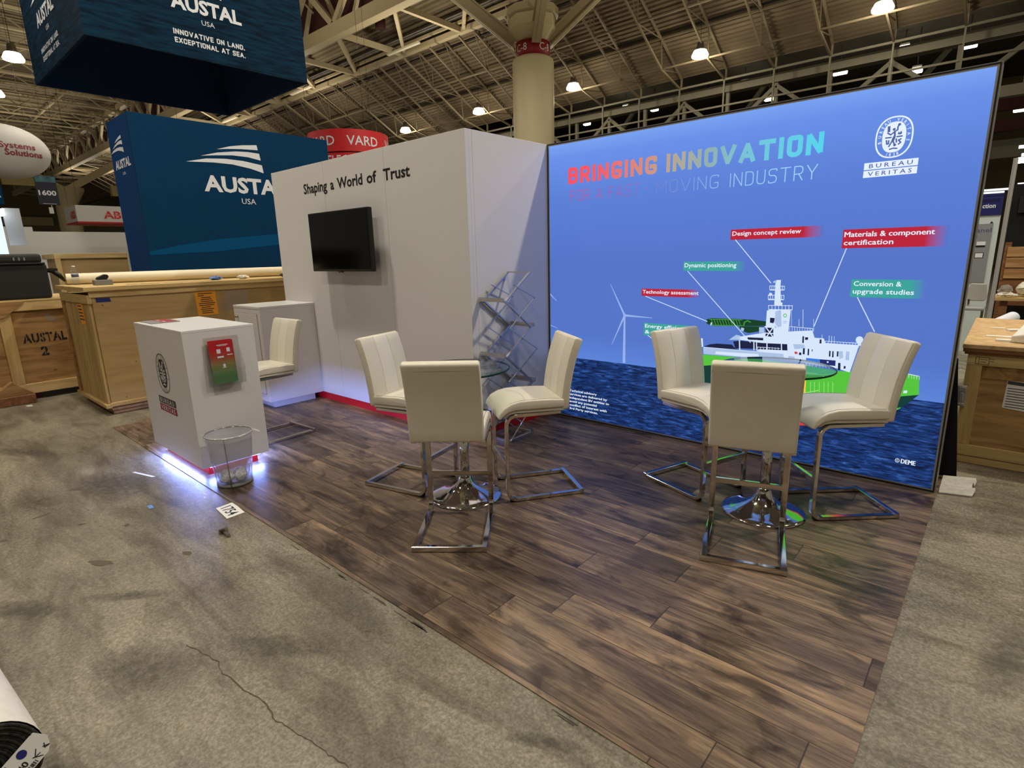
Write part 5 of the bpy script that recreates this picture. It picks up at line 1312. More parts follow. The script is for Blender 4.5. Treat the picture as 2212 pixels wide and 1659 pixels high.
# panel of another stand, chair, pole
kp = thing('display_panel', 'grey and white display panel with a navy header, seen past the backlit wall', 'display panel', (-.55, 6.05, 0))
bm = MB(); box(bm, -1.2, -.018, 6.0, 6.10, 0, 2.14); obj('panel', bm, pmat('panel_pale_blue', (196, 208, 206), .5), kp)
bm = MB(); box(bm, -1.2, -.016, 5.985, 5.999, 1.862, 2.140); obj('header', bm, pmat('panel_navy', (14, 18, 92), .5), kp)
bm = MB(); box(bm, -1.1, -.078, 5.988, 5.999, .97, 1.752); obj('print', bm, pmat('panel_grey', (134, 138, 142), .5), kp)
bm = MB(); FQ = on_y(5.985); text(bm, 'ction', FQ, -.222, -.085, 1.955, 2.005, bold=.02, d=.001, cap='t'); obj('header_lettering', bm, M['white_print'], kp)
bm = MB(); FQ2 = on_y(5.988)
text(bm, 'anel', FQ2, -.245, -.088, 1.642, 1.70, bold=.0, d=.001, cap='l'); obj('panel_lettering', bm, pmat('panel_blue_ink', (60, 70, 120), .5), kp)
bm = MB(); text(bm, 's', FQ2, -.262, -.222, 1.57, 1.60, bold=.0, d=.001, cap='s')
obj('panel_lettering', bm, pmat('panel_blue_ink_small', (60, 70, 120), .5), kp)
bm = MB()
for (a, b, c, d_, mi) in ((-.222, -.128, 1.47, 1.52, 1), (-.228, -.128, 1.445, 1.47, 0), (-.225, -.13, 1.30, 1.375, 0), (-.218, -.138, 1.308, 1.367, 1), (-.29, -.235, 1.30, 1.385, 0), (-.285, -.24, 1.308, 1.377, 1), (-.20, -.15, 1.325, 1.34, 0)):
    add_poly(bm, [FQ2(a, c, .001+.001*mi), FQ2(b, c, .001+.001*mi), FQ2(b, d_, .001+.001*mi), FQ2(a, d_, .001+.001*mi)], mi)
for z in (1.17, 1.12, 1.07): disc(bm, -.262, z, .012, .014, FQ2, .001, 0, 10)
add_poly(bm, [FQ2(-.12, 1.755, .001), FQ2(-.08, 1.755, .001), FQ2(-.10, 1.785, .001)], 0)
obj('device_print', bm, [M['black'], M['white_print']], kp)
bm = MB(); tube(bm, [(-1.2, 5.95, 2.185), (.02, 5.95, 2.185)], .013, 8); tube(bm, [(-1.2, 5.93, 2.15), (-.02, 5.93, 2.15)], .012, 8); obj('light_tube', bm, emat('panel_light', (236, 240, 238), 1.5), kp)
ch = thing('office_chair', 'grey upholstered chair in front of the grey display panel', 'chair', (-.1, 5.0, 0))
bm = MB(); prism(bm, [(-.19, .80), (-.015, .80), (.0, .86), (-.02, 1.012), (-.175, 1.018), (-.195, .95)], lambda u, v, d: (u, d, v), 4.95, 4.99); obj('backrest', bm, pmat('chair_grey', (168, 166, 158), .8), ch, bevel=.012, seg=2)
bm = MB(); box(bm, -.36, -.002, 4.72, 5.0, .70, .735); obj('seat', bm, M['greypanel'], ch, bevel=.01)
for (x, y) in ((-.34, 4.74), (-.02, 4.74), (-.34, 4.98), (-.02, 4.98)):
    bm = MB(); bar(bm, (x, y, 0), (x, y, .70), .022); obj('leg', bm, M['chrome_soft'], ch)
bm = MB(); bar(bm, (-.17, 4.985, .72), (-.17, 4.985, .82), .08, .02); obj('back_support', bm, M['chrome_soft'], ch)
bm = MB(); lathe(bm, [(.11, 0), (.11, .012), (.022, .014), (.022, 2.4)], (.060, 4.4, 0), 16); tag(obj('drape_pole', bm, pmat('pole_grey', (96, 94, 88), .6), smooth=False), 'upright bare metal pole between the display panel and the dark booth', 'pole')
# dark booth and goods far behind
db = thing('dark_booth', 'black walled booth far behind the pole at the right edge', 'booth', (1.0, 9.4, 0))
bm = MB(); box(bm, .02, 3.0, 9.0, 9.06, .0, 2.45); obj('back_wall', bm, M['black_cloth'], db)
bm = MB(); box(bm, .14, 3.0, 8.94, 8.99, 1.98, 2.25); obj('fascia', bm, M['black'], db)
bm = MB(); text(bm, 'Nemo', on_y(8.94), .26, .52, 2.04, 2.09, bold=.02, d=.002); obj('fascia_lettering', bm, M['white_print'], db)
wc = thing('slatted_crate', 'small brown slatted wooden crate in front of the black booth', 'crate', (.6, 8.2, 0))
for k in range(3):
    bm = MB(); box(bm, .10, 1.2, 8.0, 8.025, .93+.17*k, 1.085+.17*k); obj('slat', bm, M['ply_right'], wc, bevel=.003, seg=1)
bm = MB(); box(bm, .11, 1.2, 8.026, 8.6, .5, 1.42); box(bm, .06, .14, 8.03, 8.10, 0, 1.5); box(bm, 1.1, 1.18, 8.03, 8.10, 0, 1.5); obj('body', bm, M['stud'], wc)
pl = thing('pallet', 'low wooden pallet loaded with film-wrapped goods by the slatted crate', 'pallet', (.7, 7.2, 0))
bm = MB(); box(bm, .04, 1.4, 6.9, 7.6, .66, .70); obj('deck', bm, M['pine_x'], pl)
for x in (.12, .72, 1.3):
    bm = MB(); box(bm, x, x+.09, 6.95, 7.55, .0, .66); obj('runner', bm, M['stud'], pl)
for k, (x, y, z, rx_, ry_, rz_) in enumerate([(.42, 7.25, .82, .14, .2, .10), (.16, 7.28, .79, .08, .1, .07), (.18, 7.02, .74, .12, .06, .025), (.80, 7.2, .82, .16, .2, .10)]):
    bm = MB(); ellipsoid(bm, (x, y, z), rx_, ry_, rz_, 14, 9)
    for v in bm.verts: v.co += Vector((random.uniform(-.02, .02), random.uniform(-.02, .02), random.uniform(-.012, .02)))
    for f in bm.faces: f.smooth = False
    tag(obj('wrapped_bundle', bm, M['film' if k % 2 else 'wrap']), ['film-wrapped white bundle in the middle of the far pallet', 'small film-wrapped bundle at the left end of the far pallet', 'loose plastic film hanging over the near edge of the far pallet', 'film-wrapped bundle at the right side of the far pallet'][k], 'bundle', 'wrapped goods on the pallet')
bm = MB(); tube(bm, [(.02, 3.3, .62), (.26, 3.9, .72)], .062, 24, caps=False)
tw = obj('white_tube', bm, M['white_print'], recalc=False); tag(tw, 'white cardboard tube propped on a dark box behind the right crate', 'tube')
bm = MB(); tube(bm, [(.021, 3.3025, .6205), (.04, 3.35, .629)], .057, 20); obj('dark_end', bm, M['brown_core'], tw)
bm = MB(); box(bm, .10, .42, 3.3, 4.0, .0, .57); tag(obj('carton', bm, M['card'], bevel=.006), 'brown carton under the white tube behind the right crate', 'carton')

# ---------------------------------------------------------------- neighbour stand: blue tower and hanging sign
tw_ = thing('stand_tower', 'tall dark blue tower with white swoosh logo behind the pale crate', 'tower', (-9.9, .25, 0))
bm = MB(); box(bm, -9.45, -9.4, -1.30, 1.81, 0, 3.59); obj('front_fabric', bm, M['navy'], tw_)
bm = MB(); box(bm, -10.4, -9.4501, -1.30, -1.25, 0, 3.59); obj('side_fabric', bm, M['navy_side'], tw_)
bm = MB(); box(bm, -10.4, -10.35, -1.249, 1.81, 0, 3.59); box(bm, -10.35, -9.4501, 1.76, 1.81, 0, 3.59); obj('rear_fabric', bm, M['navy'], tw_)
FT = on_x(-9.4); FTL = on_y(-1.30)
bm = MB(); swoosh(bm, FT, .003)
text(bm, 'AUSTAL', FT, -.403, .93, 2.583, 2.825, bold=.035, d=.003); text(bm, 'USA', FT, .15, .38, 2.42, 2.504, bold=.0, d=.003)
obj('logo_print', bm, M['white_print'], tw_)
bm = MB()
add_poly(bm, [FT(u, v, .002) for u, v in ((-1.3, 1.681), (-.9, 1.765), (-.3, 1.86), (.7, 1.95), (1.8, 2.01), (1.8, 1.85), (.7, 1.77), (-.35, 1.67), (-1.3, 1.63))])
obj('wave_print', bm, M['navy_band'], tw_)
bm = MB()
for s in SW: add_poly(bm, [FTL(-10.385+(u+.614)*.52, 3.10+(v-2.925)*.56, .003) for u, v in s])
text(bm, 'AUSTAL', FTL, -10.27, -9.55, 2.90, 3.025, bold=.035, d=.003); text(bm, 'USA', FTL, -9.98, -9.84, 2.805, 2.845, d=.003)
obj('side_logo_print', bm, M['white_print'], tw_)

hs = thing('hanging_sign', 'square dark blue fabric sign hanging high over the blue tower', 'hanging sign', (-11.1, 0, 4.5))
hx0_, hx1_, hy0_, hy1_, hz0, hz1 = -12.68, -9.5, -1.605, 1.60, 4.50, 7.6
bm = MB(); box(bm, hx1_-.04, hx1_, hy0_, hy1_, hz0, hz1); obj('front_panel', bm, M['sign_sea'], hs)
bm = MB(); box(bm, hx0_, hx1_-.0401, hy0_, hy0_+.04, hz0, hz1); obj('left_panel', bm, M['sign_sea'], hs)
bm = MB(); box(bm, hx0_, hx0_+.04, hy0_+.0401, hy1_, hz0, hz1); box(bm, hx0_+.0401, hx1_-.0401, hy1_-.04, hy1_, hz0, hz1); obj('rear_panel', bm, M['sign_in'], hs)
FH = on_x(hx1_); FHL = on_y(hy0_)
bm = MB()
for s in SW: add_poly(bm, [FH(.03+(u-.265)*.8, 5.135+(v-2.583)*.8, .004) for u, v in s])
text(bm, 'AUSTAL', FH, -.47, .55, 5.135, 5.335, bold=.035, d=.004); text(bm, 'USA', FH, -.065, .122, 4.995, 5.06, d=.004)
obj('logo_print', bm, M['white_print'], hs)
bm = MB(); capitals(bm, 'INNOVATIVE ON LAND.', FH, -.485, .552, 4.785, 4.858, .0150, .13, d=.004); obj('slogan_line', bm, M['white_print'], hs)
bm = MB(); capitals(bm, 'EXCEPTIONAL AT SEA.', FH, -.481, .548, 4.672, 4.745, .0150, .13, d=.004); obj('slogan_line', bm, M['white_print'], hs)
bm = MB(); k0 = -11.26
for s in SW: add_poly(bm, [FHL(k0+(u-.265)*.86, 5.16+(v-2.583)*.8, .004) for u, v in s])
text(bm, 'AUSTAL', FHL, -11.82, -10.70, 5.14, 5.335, bold=.035, d=.004); text(bm, 'USA', FHL, -11.33, -11.14, 4.995, 5.06, d=.004)
obj('logo_print', bm, M['white_print'], hs)
bm = MB(); capitals(bm, 'INNOVATIVE ON LAND.', FHL, -11.87, -10.72, 4.79, 4.862, .0150, .13, d=.004); obj('slogan_line', bm, M['white_print'], hs)
bm = MB(); capitals(bm, 'EXCEPTIONAL AT SEA.', FHL, -11.84, -10.74, 4.672, 4.745, .0150, .13, d=.004); obj('slogan_line', bm, M['white_print'], hs)
for (x, y) in ((hx0_+.1, hy0_+.1), (hx1_-.1, hy0_+.1), (hx0_+.1, hy1_-.1), (hx1_-.1, hy1_-.1)):
    bm = MB(); tube(bm, [(x, y, hz1-.02), (x, y, 12.55)], .004, 6); obj('cable', bm, M['black'], hs)

# red drum sign
vd = thing('hanging_drum_sign', 'round red hanging sign with white letters behind the blue tower', 'hanging sign', (-14.77, 5.86, 4.0))
bm = MB(); lathe(bm, [(1.125, 4.36), (1.125, 4.93)], (-14.77, 5.86, 0), 64); 
bm.faces.ensure_lookup_table()
for f in [f for f in bm.faces if len(f.verts) > 4]: bm.faces.remove(f)
lathe(bm, [(1.10, 3.75), (1.10, 4.33)], (-14.77, 5.86, 0), 64)
for f in [f for f in bm.faces if len(f.verts) > 4]: bm.faces.remove(f)
obj('drum', bm, M['vard_red'], vd, recalc=False)
bm = MB(); b2 = MB(); lathe(b2, [(1.09, 4.32), (1.09, 4.365)], (-14.77, 5.86, 0), 64); obj('gap_band', b2, M['black'], vd)
a_cam = math.atan2(-4.13-5.86, .17+14.77)
def FV(u, v, d=0, R=1.125): t = a_cam+u/R; return (-14.77+(R+d)*math.cos(t), 5.86+(R+d)*math.sin(t), v)
for (a, b) in ((-.05, .85), (-1.28, -.38), (1.2, 2.1)):
    bm = MB(); text(bm, 'VARD', FV, a, b, 4.52, 4.76, bold=.01, d=.005); obj('lettering', bm, M['white_print'], vd)
bm = MB(); text(bm, 'ELECTRO', lambda u, v, d=0: FV(u, v, d, 1.10), -.62, .5, 4.02, 4.26, bold=.01, d=.005); obj('lettering', bm, M['white_print'], vd)
for k in range(3):
    t = 2*PI*k/3; bm = MB(); tube(bm, [(-14.77+1.1*math.cos(t), 5.86+1.1*math.sin(t), 4.9), (-14.77+1.1*math.cos(t), 5.86+1.1*math.sin(t), 12.55)], .004, 6); obj('cable', bm, M['black'], vd)

# white oval sign
ov = thing('oval_balloon_sign', 'white oval balloon sign lettered Systems Solutions at the left edge', 'hanging sign', (-17.6, -1.48, 3.5))
bm = MB(); ellipsoid(bm, (-17.62, -1.50, 4.10), .5, .88, .60, 40, 24); obj('balloon', bm, M['white_paint'], ov)
FO = lambda u, v, d=0: (-17.62+.5*math.sqrt(max(.02, 1-((u+1.50)/.88)**2-((v-4.10)/.60)**2))+d, u, v)
ml = pmat('maroon_letters', (150, 52, 66), .6)
bm = MB(); text(bm, 'Systems', FO, -1.62, -.96, 4.12, 4.25, bold=.02, d=.006); obj('lettering', bm, ml, ov)
bm = MB(); text(bm, 'Solutions', FO, -1.54, -.85, 3.965, 4.095, bold=.028, d=.006); obj('lettering', bm, ml, ov)
bm = MB(); tube(bm, [(-17.62, -1.5, 4.68), (-17.62, -1.5, 12.5)], .004, 6); obj('cable', bm, M['black'], ov)
# aisle number
an = thing('aisle_sign', 'dark hanging aisle sign reading 1600', 'aisle sign', (-24.4, .42, 3.5))
bm = MB(); box(bm, -24.44, -24.40, .15, .71, 3.5, 4.42); obj('board', bm, pmat('sign_night_blue', (14, 20, 44), .6), an)
bm = MB(); FS = on_x(-24.40); text(bm, '1600', FS, .19, .66, 3.80, 3.96, bold=.03, d=.006); add_poly(bm, [FS(u, v, .004) for u, v in ((.25, 3.53), (.62, 3.53), (.62, 3.54), (.25, 3.54))]); obj('number_lettering', bm, M['white_print'], an)
bm = MB(); add_poly(bm, [FS(u, v, .004) for u, v in ((.16, 4.22), (.70, 4.22), (.70, 4.41), (.16, 4.41))]); obj('teal_strip', bm, pmat('teal_strip', (62, 118, 128), .6, vscale=6, col2=(28, 66, 84)), an)
for y in (.2, .66):
    bm = MB(); tube(bm, [(-24.42, y, 4.41), (-24.42, y, 12.5)], .004, 6); obj('cable', bm, M['black'], an)
bm = MB(); box(bm, -24.43, -24.41, .38, .5, 3.22, 3.42); bar(bm, (-24.42, .47, 3.42), (-24.42, .47, 3.51), .02); obj('tag_plate', bm, M['white_paint'], an)
# white hanging box sign
ab = thing('hanging_box_sign', 'white hanging box sign with red letters ABB and red underside', 'hanging sign', (-18, .8, 2.5))
bm = MB(); box(bm, -18.6, -17.43, -.38, 2.4, 2.57, 2.96); obj('box_body', bm, M['white_paint'], ab)
bm = MB(); box(bm, -18.6, -17.43, -.38, 2.4, 2.535, 2.569); obj('underside', bm, pmat('sign_red', (190, 24, 34), .5), ab)
bm = MB(); FAb = on_x(-17.43); text(bm, 'ABB', FAb, .18, .74, 2.65, 2.835, bold=.03, d=.004); lr = pmat('letter_red', (208, 30, 40), .5); obj('lettering', bm, lr, ab); bm = MB(); text(bm, 'ABB', on_y(-.38), -18.05, -17.55, 2.65, 2.835, bold=.03, d=.004)
obj('lettering', bm, lr, ab)
bm = MB()
for f_, us in ((FAb, (.26, .45, .64)), (on_y(-.38), (-17.97, -17.8, -17.63))):
    a, b = us[0]-.12, us[-1]+.12
    add_poly(bm, [f_(a, 2.738, .006), f_(b, 2.738, .006), f_(b, 2.746, .006), f_(a, 2.746, .006)])
    for u in us: add_poly(bm, [f_(u-.003, 2.64, .006), f_(u+.003, 2.64, .006), f_(u+.003, 2.845, .006), f_(u-.003, 2.845, .006)])
obj('letter_gap', bm, M['white_paint'], ab)
for (x, y) in ((-18.5, -.3), (-17.5, -.3), (-17.5, 2.3)):
    bm = MB(); tube(bm, [(x, y, 2.95), (x, y, 12.5)], .004, 6); obj('cable', bm, M['black'], ab)
# second navy sign cut by the left edge
ns = thing('hanging_sign', 'corner of a navy hanging sign cut off by the left edge under the oval', 'hanging sign', (-15, -2.4, 2.8))
bm = MB(); box(bm, -15.2, -15.0, -3.6, -2.03, 2.72, 3.22); obj('panel', bm, M['navy'], ns)
bm = MB()
for k in range(3): add_poly(bm, [on_x(-15.0)(u, v, .004) for u, v in ((-2.5, 3.10-.09*k), (-2.12+.02*k, 3.11-.10*k), (-2.10+.02*k, 3.05-.10*k), (-2.3, 3.06-.09*k))])
obj('logo_print', bm, M['white_print'], ns)
for y in (-3.4, -2.2):
    bm = MB(); tube(bm, [(-15.1, y, 3.21), (-15.1, y, 12.5)], .004, 6); obj('cable', bm, M['black'], ns)
# white booth wall behind the crates, grey panel, light tower, small crate
bwl = thing('booth_wall', 'white booth wall behind the crates left of the blue tower', 'booth wall', (-14.9, 0, 0))
bm = MB(); box(bm, -15.0, -14.9, -3.6, 2.6, 0, 2.20); obj('panel', bm, M['white_paint'], bwl)
bm = MB(); box(bm, -15.0, -14.9, -2.55, -1.70, 2.2005, 2.29); obj('raised_edge', bm, M['white_paint'], bwl)
lt_ = thing('light_tower', 'glowing white light tower with a grey side panel behind the black case', 'light tower', (-11.1, -2.78, 0))
bm = MB(); box(bm, -11.2, -11.0, -2.95, -2.66, 1.66, 2.25); obj('glowing_tube', bm, emat('tower_glow', (206, 228, 255), 1.4), lt_)
bm = MB(); box(bm, -11.22, -10.98, -2.97, -2.61, 2.25, 2.34); box(bm, -11.22, -10.98, -2.97, -2.56, 1.60, 1.665); obj('end_lamp', bm, M['tube_on'], lt_)
bm = MB(); box(bm, -11.2, -11.0, -2.93, -2.64, 0.0, 1.60); obj('stand', bm, M['greypanel'], lt_)
bm = MB(); box(bm, -11.25, -11.215, -2.60, -2.40, 1.83, 2.37); obj('side_panel', bm, M['greypanel'], lt_)
ck = thing('open_crate', 'small pale open crate standing against the white booth wall', 'crate', (-11.9, -1.4, 0))
bm = MB(); box(bm, -12.4, -11.45, -2.00, -1.05, 0, 1.66); obj('body', bm, M['ply_big'], ck)
bm = MB(); box(bm, -12.4, -11.42, -2.06, -1.05, 1.62, 1.70); obj('top_batten', bm, M['pine'], ck, bevel=.004, seg=1)
bm = MB(); box(bm, -11.449, -11.42, -2.06, -1.99, 0, 1.62); obj('corner_post', bm, M['pine_z'], ck, bevel=.004, seg=1)

# ---------------------------------------------------------------- hall: deck, joists, trusses, column
def corrugated(name, x0, x1, path, step, h, m, along='x'):
    """ribbed metal deck: the ribs run along x, the profile follows (y, z) path"""
    bm = MB(); pts = []
    for (a, b) in zip(path, path[1:]):
        l = math.hypot(b[0]-a[0], b[1]-a[1]); n = max(1, int(l/step)); dy, dz = (b[0]-a[0])/l, (b[1]-a[1])/l
        ny, nz = -dz, dy
        for i in range(n):
            for t, o in ((0, 0), (.45, 0), (.55, h), (.92, h)):
                s = (i+t)*l/n; pts.append((a[0]+dy*s+ny*o, a[1]+dz*s+nz*o))
    pts.append(path[-1])
    A = [bm.verts.new((x0, y, z) if along == 'x' else (y, x0, z)) for y, z in pts]; B = [bm.verts.new((x1, y, z) if along == 'x' else (y, x1, z)) for y, z in pts]
    for i in range(len(pts)-1): bm.faces.new((A[i], A[i+1], B[i+1], B[i]))
    return struct(name, bm, m, recalc=False)
corrugated('ceiling', -95, 14, [(13.75, 10.23), (17.98, 7.90)], .17, .05, M['deck_slope'])
corrugated('ceiling', -95, 14, [(10.9, 11.25), (15.6, 11.25)], .30, .07, M['deck'])
corrugated('ceiling', -30, 9.9, [(-94.9, 12.5), (20, 12.5)], .40, .07, M['deck'], along='y')
bm = MB(); box(bm, -95, 20, 18.4, 44, 11.2, 11.3); struct('ceiling', bm, M['deck_far'])
bm = MB(); box(bm, -95, 20, 44, 44.3, 0, 11.3); struct('wall_back', bm, M['wall_far'])
bm = MB(); box(bm, -95.3, -95, -40, 44, 0, 13); struct('wall_left', bm, M['wall_far'])
bm = MB()
for y in (-4, 6, 16, 26): box(bm, -95, -94.9, y, y+7.5, 6.6, 7.6)
struct('trim_1', bm, M['wall_panel'])
# sloped-roof joists, one every 1.715 m
def joist(x):
    bm = MB(); w = .055
    b0, b1, b2 = (x, 12.8, 9.78), (x, 16.23, 7.84), (x, 17.72, 7.50)
    bar(bm, b0, b1, w, .07); bar(bm, b1, b2, w, .07)
    t = lambda y: (x, y, 7.80+.552*(17.98-y)); bt = lambda y: (x, y, 7.84+.567*(16.23-y))
    bar(bm, t(13.5), t(17.9), .075, .06); bar(bm, t(17.9), (x, 17.9, 7.46), .06)
    for a, c in ((t(16.13), bt(16.23)), (t(14.4), bt(14.4)), (t(16.13), bt(14.4)), (t(17.6), bt(16.23)), (t(13.6), bt(14.4))): bar(bm, a, c, .028)
    return bm
j0 = None
for j in range(-4, 42):
    x = -1.674-1.715*j
    if j0 is None: j0 = struct('roof_joist', joist(x), M['steel_dark']); xr = x
    else:
        o = j0.copy(); COL.objects.link(o); o.location.x += x-xr
# joists under the near, level part of the roof
def level_joist(x):
    bm = MB(); bar(bm, (x, -14, 12.36), (x, 9.9, 12.36), .12, .10); bar(bm, (x, -13.5, 11.62), (x, 9.8, 11.62), .10, .09)
    for i in range(12):
        y = -13.5+2*i; bar(bm, (x, y, 11.65), (x, y+1, 12.33), .05); bar(bm, (x, y+1, 12.33), (x, y+2, 11.65), .05)
    return bm
j1 = None
for j in range(30):
    x = -10.5-2.6*j
    if j1 is None: j1 = struct('level_joist', level_joist(x), M['steel']); xr1 = x
    else:
        o = j1.copy(); COL.objects.link(o); o.location.x += x-xr1
def xbeam(name, y, z, w, h, m, x0=-94.5, x1=13.5):
    bm = MB(); box(bm, x0, x1, y-w/2, y+w/2, z-h/2, z+h/2); return struct(name, bm, m)
for y in (16.13, 14.10): 
    xbeam('roof_purlin', y, 7.86+.552*(17.98-y)-.05, .07, .06, M['steel_dark']); xbeam('roof_purlin', y-.13, 7.86+.552*(17.98-y)+.05, .10, .03, M['black'])
for y in (6.0, 1.5, -3.0, -7.5): xbeam('joist_bridging', y, 11.75, .09, .09, M['steel'])
for y in (16.23, 14.40): xbeam('joist_bridging', y, 7.86+.567*(16.23-y), .05, .05, M['steel_dark'])
# space truss above the column: two bottom chords, lacing between, upright web on the near side
xbeam('truss_chord', 13.4, 10.22, .22, .20, M['steel']); xbeam('truss_chord', 13.15, 10.42, .10, .10, M['steel'])
xbeam('truss_chord', 10.05, 10.32, .34, .50, M['steel']); xbeam('truss_chord', 10.28, 10.16, .10, .10, M['steel'])
xbeam('truss_chord', 10.05, 12.36, .34, .36, M['steel'])
xbeam('conduit', 12.6, 10.35, .03, .03, M['grey']); xbeam('conduit', 12.45, 10.36, .03, .03, M['grey'])
for k in range(-2, 24):
    xa_, xm, xb_ = -10.04-3.75*(k-1), -11.9-3.75*(k-1), -13.79-3.75*(k-1)
    bm = MB(); bar(bm, (xa_, 10.2, 10.25), (xa_-.05, 13.3, 10.25), .16, .20); struct('truss_strut', bm, M['steel'])
    bm = MB(); bar(bm, (xa_-.2, 10.2, 10.3), (xb_+.2, 13.3, 10.3), .13, .22); struct('truss_strut', bm, M['steel'])
    for a, b in ((xa_, xm), (xm, xb_)):
        up_ = a == xa_
        bm = MB(); bar(bm, (a, 10.0, 10.5 if up_ else 12.25), (b, 10.0, 12.25 if up_ else 10.5), .16, .24); struct('truss_web', bm, M['steel'])
        bm = MB(); bar(bm, (a-.25, 10.45, 10.5 if up_ else 12.25), (b+.6, 10.45, 12.25 if up_ else 10.5), .12, .16); struct('truss_web', bm, M['steel'])
bm = MB(); box(bm, -94.9, 13, 10.75, 10.85, 10.55, 12.55); struct('trim_2', bm, M['maroon'])
# unlit batten lights along the far chord
for k, x in enumerate((-20.6, -29.2, -38.0, -12.2)):
    bm = MB(); box(bm, x-1.05, x+1.05, 12.78, 12.93, 10.12, 10.19)
    tag(obj('batten_light', bm, M['strip_pale']), ['long pale batten light fixed under the bright roof chord, second from the column', 'long pale batten light under the bright roof chord beside the hanging blue sign', 'long pale batten light under the roof chord left of the blue hanging sign', 'long pale batten light on the roof chord hidden by the column head'][k], 'batten light', 'batten lights under the roof chord')
bm = MB(); tube(bm, [(-21.2, 12.2, 10.9), (-21.2, 12.2, 11.25)], .22, 14); tube(bm, [(-21.2, 12.2, 11.2), (-21.2, 12.2, 11.255)], .02, 6); tag(obj('loudspeaker', bm, M['maroon']), 'dark round loudspeaker hanging between the two roof chords', 'loudspeaker')
# eave: gallery rails and the truss behind them
xbeam('gallery_rail', 17.75, 7.47, .07, .07, M['steel_far']); xbeam('gallery_rail', 17.75, 6.60, .06, .06, M['steel_far'])
xbeam('truss_chord', 18.5, 7.30, .3, .22, M['steel_far']); xbeam('truss_chord', 18.5, 5.7, .3, .3, M['steel_far'])
for j in range(-4, 42):
    x = -1.674-1.715*j
    bm = MB(); bar(bm, (x, 17.75, 5.6), (x, 17.75, 7.47), .05); struct('gallery_post', bm, M['steel_far'])
    bm = MB(); bar(bm, (x-.12, 18.5, 5.7), (x-.12, 18.5, 7.2), .12); struct('truss_post', bm, M['steel_far'])
    bm = MB(); s = 1 if j % 2 else -1
    a, b = (x-.12, x-.12-1.715)
    bar(bm, (a, 18.5, 7.1 if s > 0 else 5.75), (b, 18.5, 5.75 if s > 0 else 7.1), .13); struct('truss_web', bm, M['steel_far'])
for (y, z, m) in ((23.5, 8.6, 'steel_far'), (23.5, 6.2, 'maroon'), (23.5, 5.5, 'maroon'), (30.5, 7.6, 'steel_far'), (36, 6.4, 'steel_far'), (23.5, 4.6, 'steel_far')):
    xbeam('far_beam', y, z, .3, .4, M[m])
for k in range(9):
    x = 4-6.5*k
    bm = MB(); bar(bm, (x, 23.6, 8.5), (x-3.2, 23.6, 4.7), .16); struct('far_brace', bm, M['steel_far'])
# round column with tree head
cc = Vector((-12.68, 11.85, 0))
co = bpy.data.objects.new('column', None); COL.objects.link(co); co.matrix_world = Matrix.Translation(cc); co['kind'] = 'structure'
bm = MB(); lathe(bm, [(.69, 0), (.69, 7.66), (.66, 7.74), (.58, 7.79)], cc, 48); obj('shaft', bm, M['column'], co)
bm = MB(); lathe(bm, [(.56, 7.72), (.56, 8.24)], cc, 40); obj('band', bm, M['col_red'], co)
ac = math.atan2(-4.13-cc.y, .17-cc.x)
def FC(u, v, d=0): t = ac+u/.56; return (cc.x+(.56+d)*math.cos(t), cc.y+(.56+d)*math.sin(t), v)
bm = MB()
for u in (-.62, .22): text(bm, 'C-8', FC, u, u+.42, 7.92, 8.13, bold=.0, d=.006)
obj('band_lettering', bm, M['white_print'], co)
bm = MB(); lathe(bm, [(.5, 8.24), (.55, 8.30), (.82, 8.62), (.80, 8.95), (.3, 9.0)], cc, 8, smooth=False); obj('head', bm, M['column'], co)
bm = MB(); lathe(bm, [(.72, 8.95), (.86, 9.0), (.86, 9.22), (.70, 9.26)], cc, 12, smooth=False); obj('collar', bm, M['steel'], co)
for (dx, y, z) in ((-2.1, 10.05, 10.25), (2.1, 10.05, 10.25), (-2.1, 13.3, 10.2), (2.1, 13.3, 10.2)):
    bm = MB(); a = Vector((cc.x+dx*.22, cc.y+(y-cc.y)*.22, 8.32)); b = Vector((cc.x+dx*1.25, y+(y-cc.y)*.22, z+.25))
    bar(bm, a, b, .07, .42); bar(bm, a+Vector((0, 0, .2)), b+Vector((0, 0, .2)), .30, .05); bar(bm, a-Vector((0, 0, .22)), b-Vector((0, 0, .22)), .30, .05)
    obj('strut', bm, M['steel'], co)
# second tree column far at the left
bm = MB(); lathe(bm, [(.60, 0), (.60, 5.1), (.55, 5.2), (1.0, 6.0), (1.0, 6.2)], (-44.9, 5.1, 0), 24)
for (a, b) in (((-44.9, 5.1, 6.0), (-44.9, 9.2, 8.6)), ((-44.9, 5.1, 6.0), (-44.9, 1.0, 8.6))): bar(bm, a, b, .4, .4)
struct('far_column', bm, M['column'])
for (y0, y1, z) in ((2.2, 4.55, 6.55), (7.6, 9.6, 6.2)):
    bm = MB(); box(bm, -45.2, -44.8, y0, y1, z-.35, z+.3); struct('far_beam', bm, M['wall_panel'])

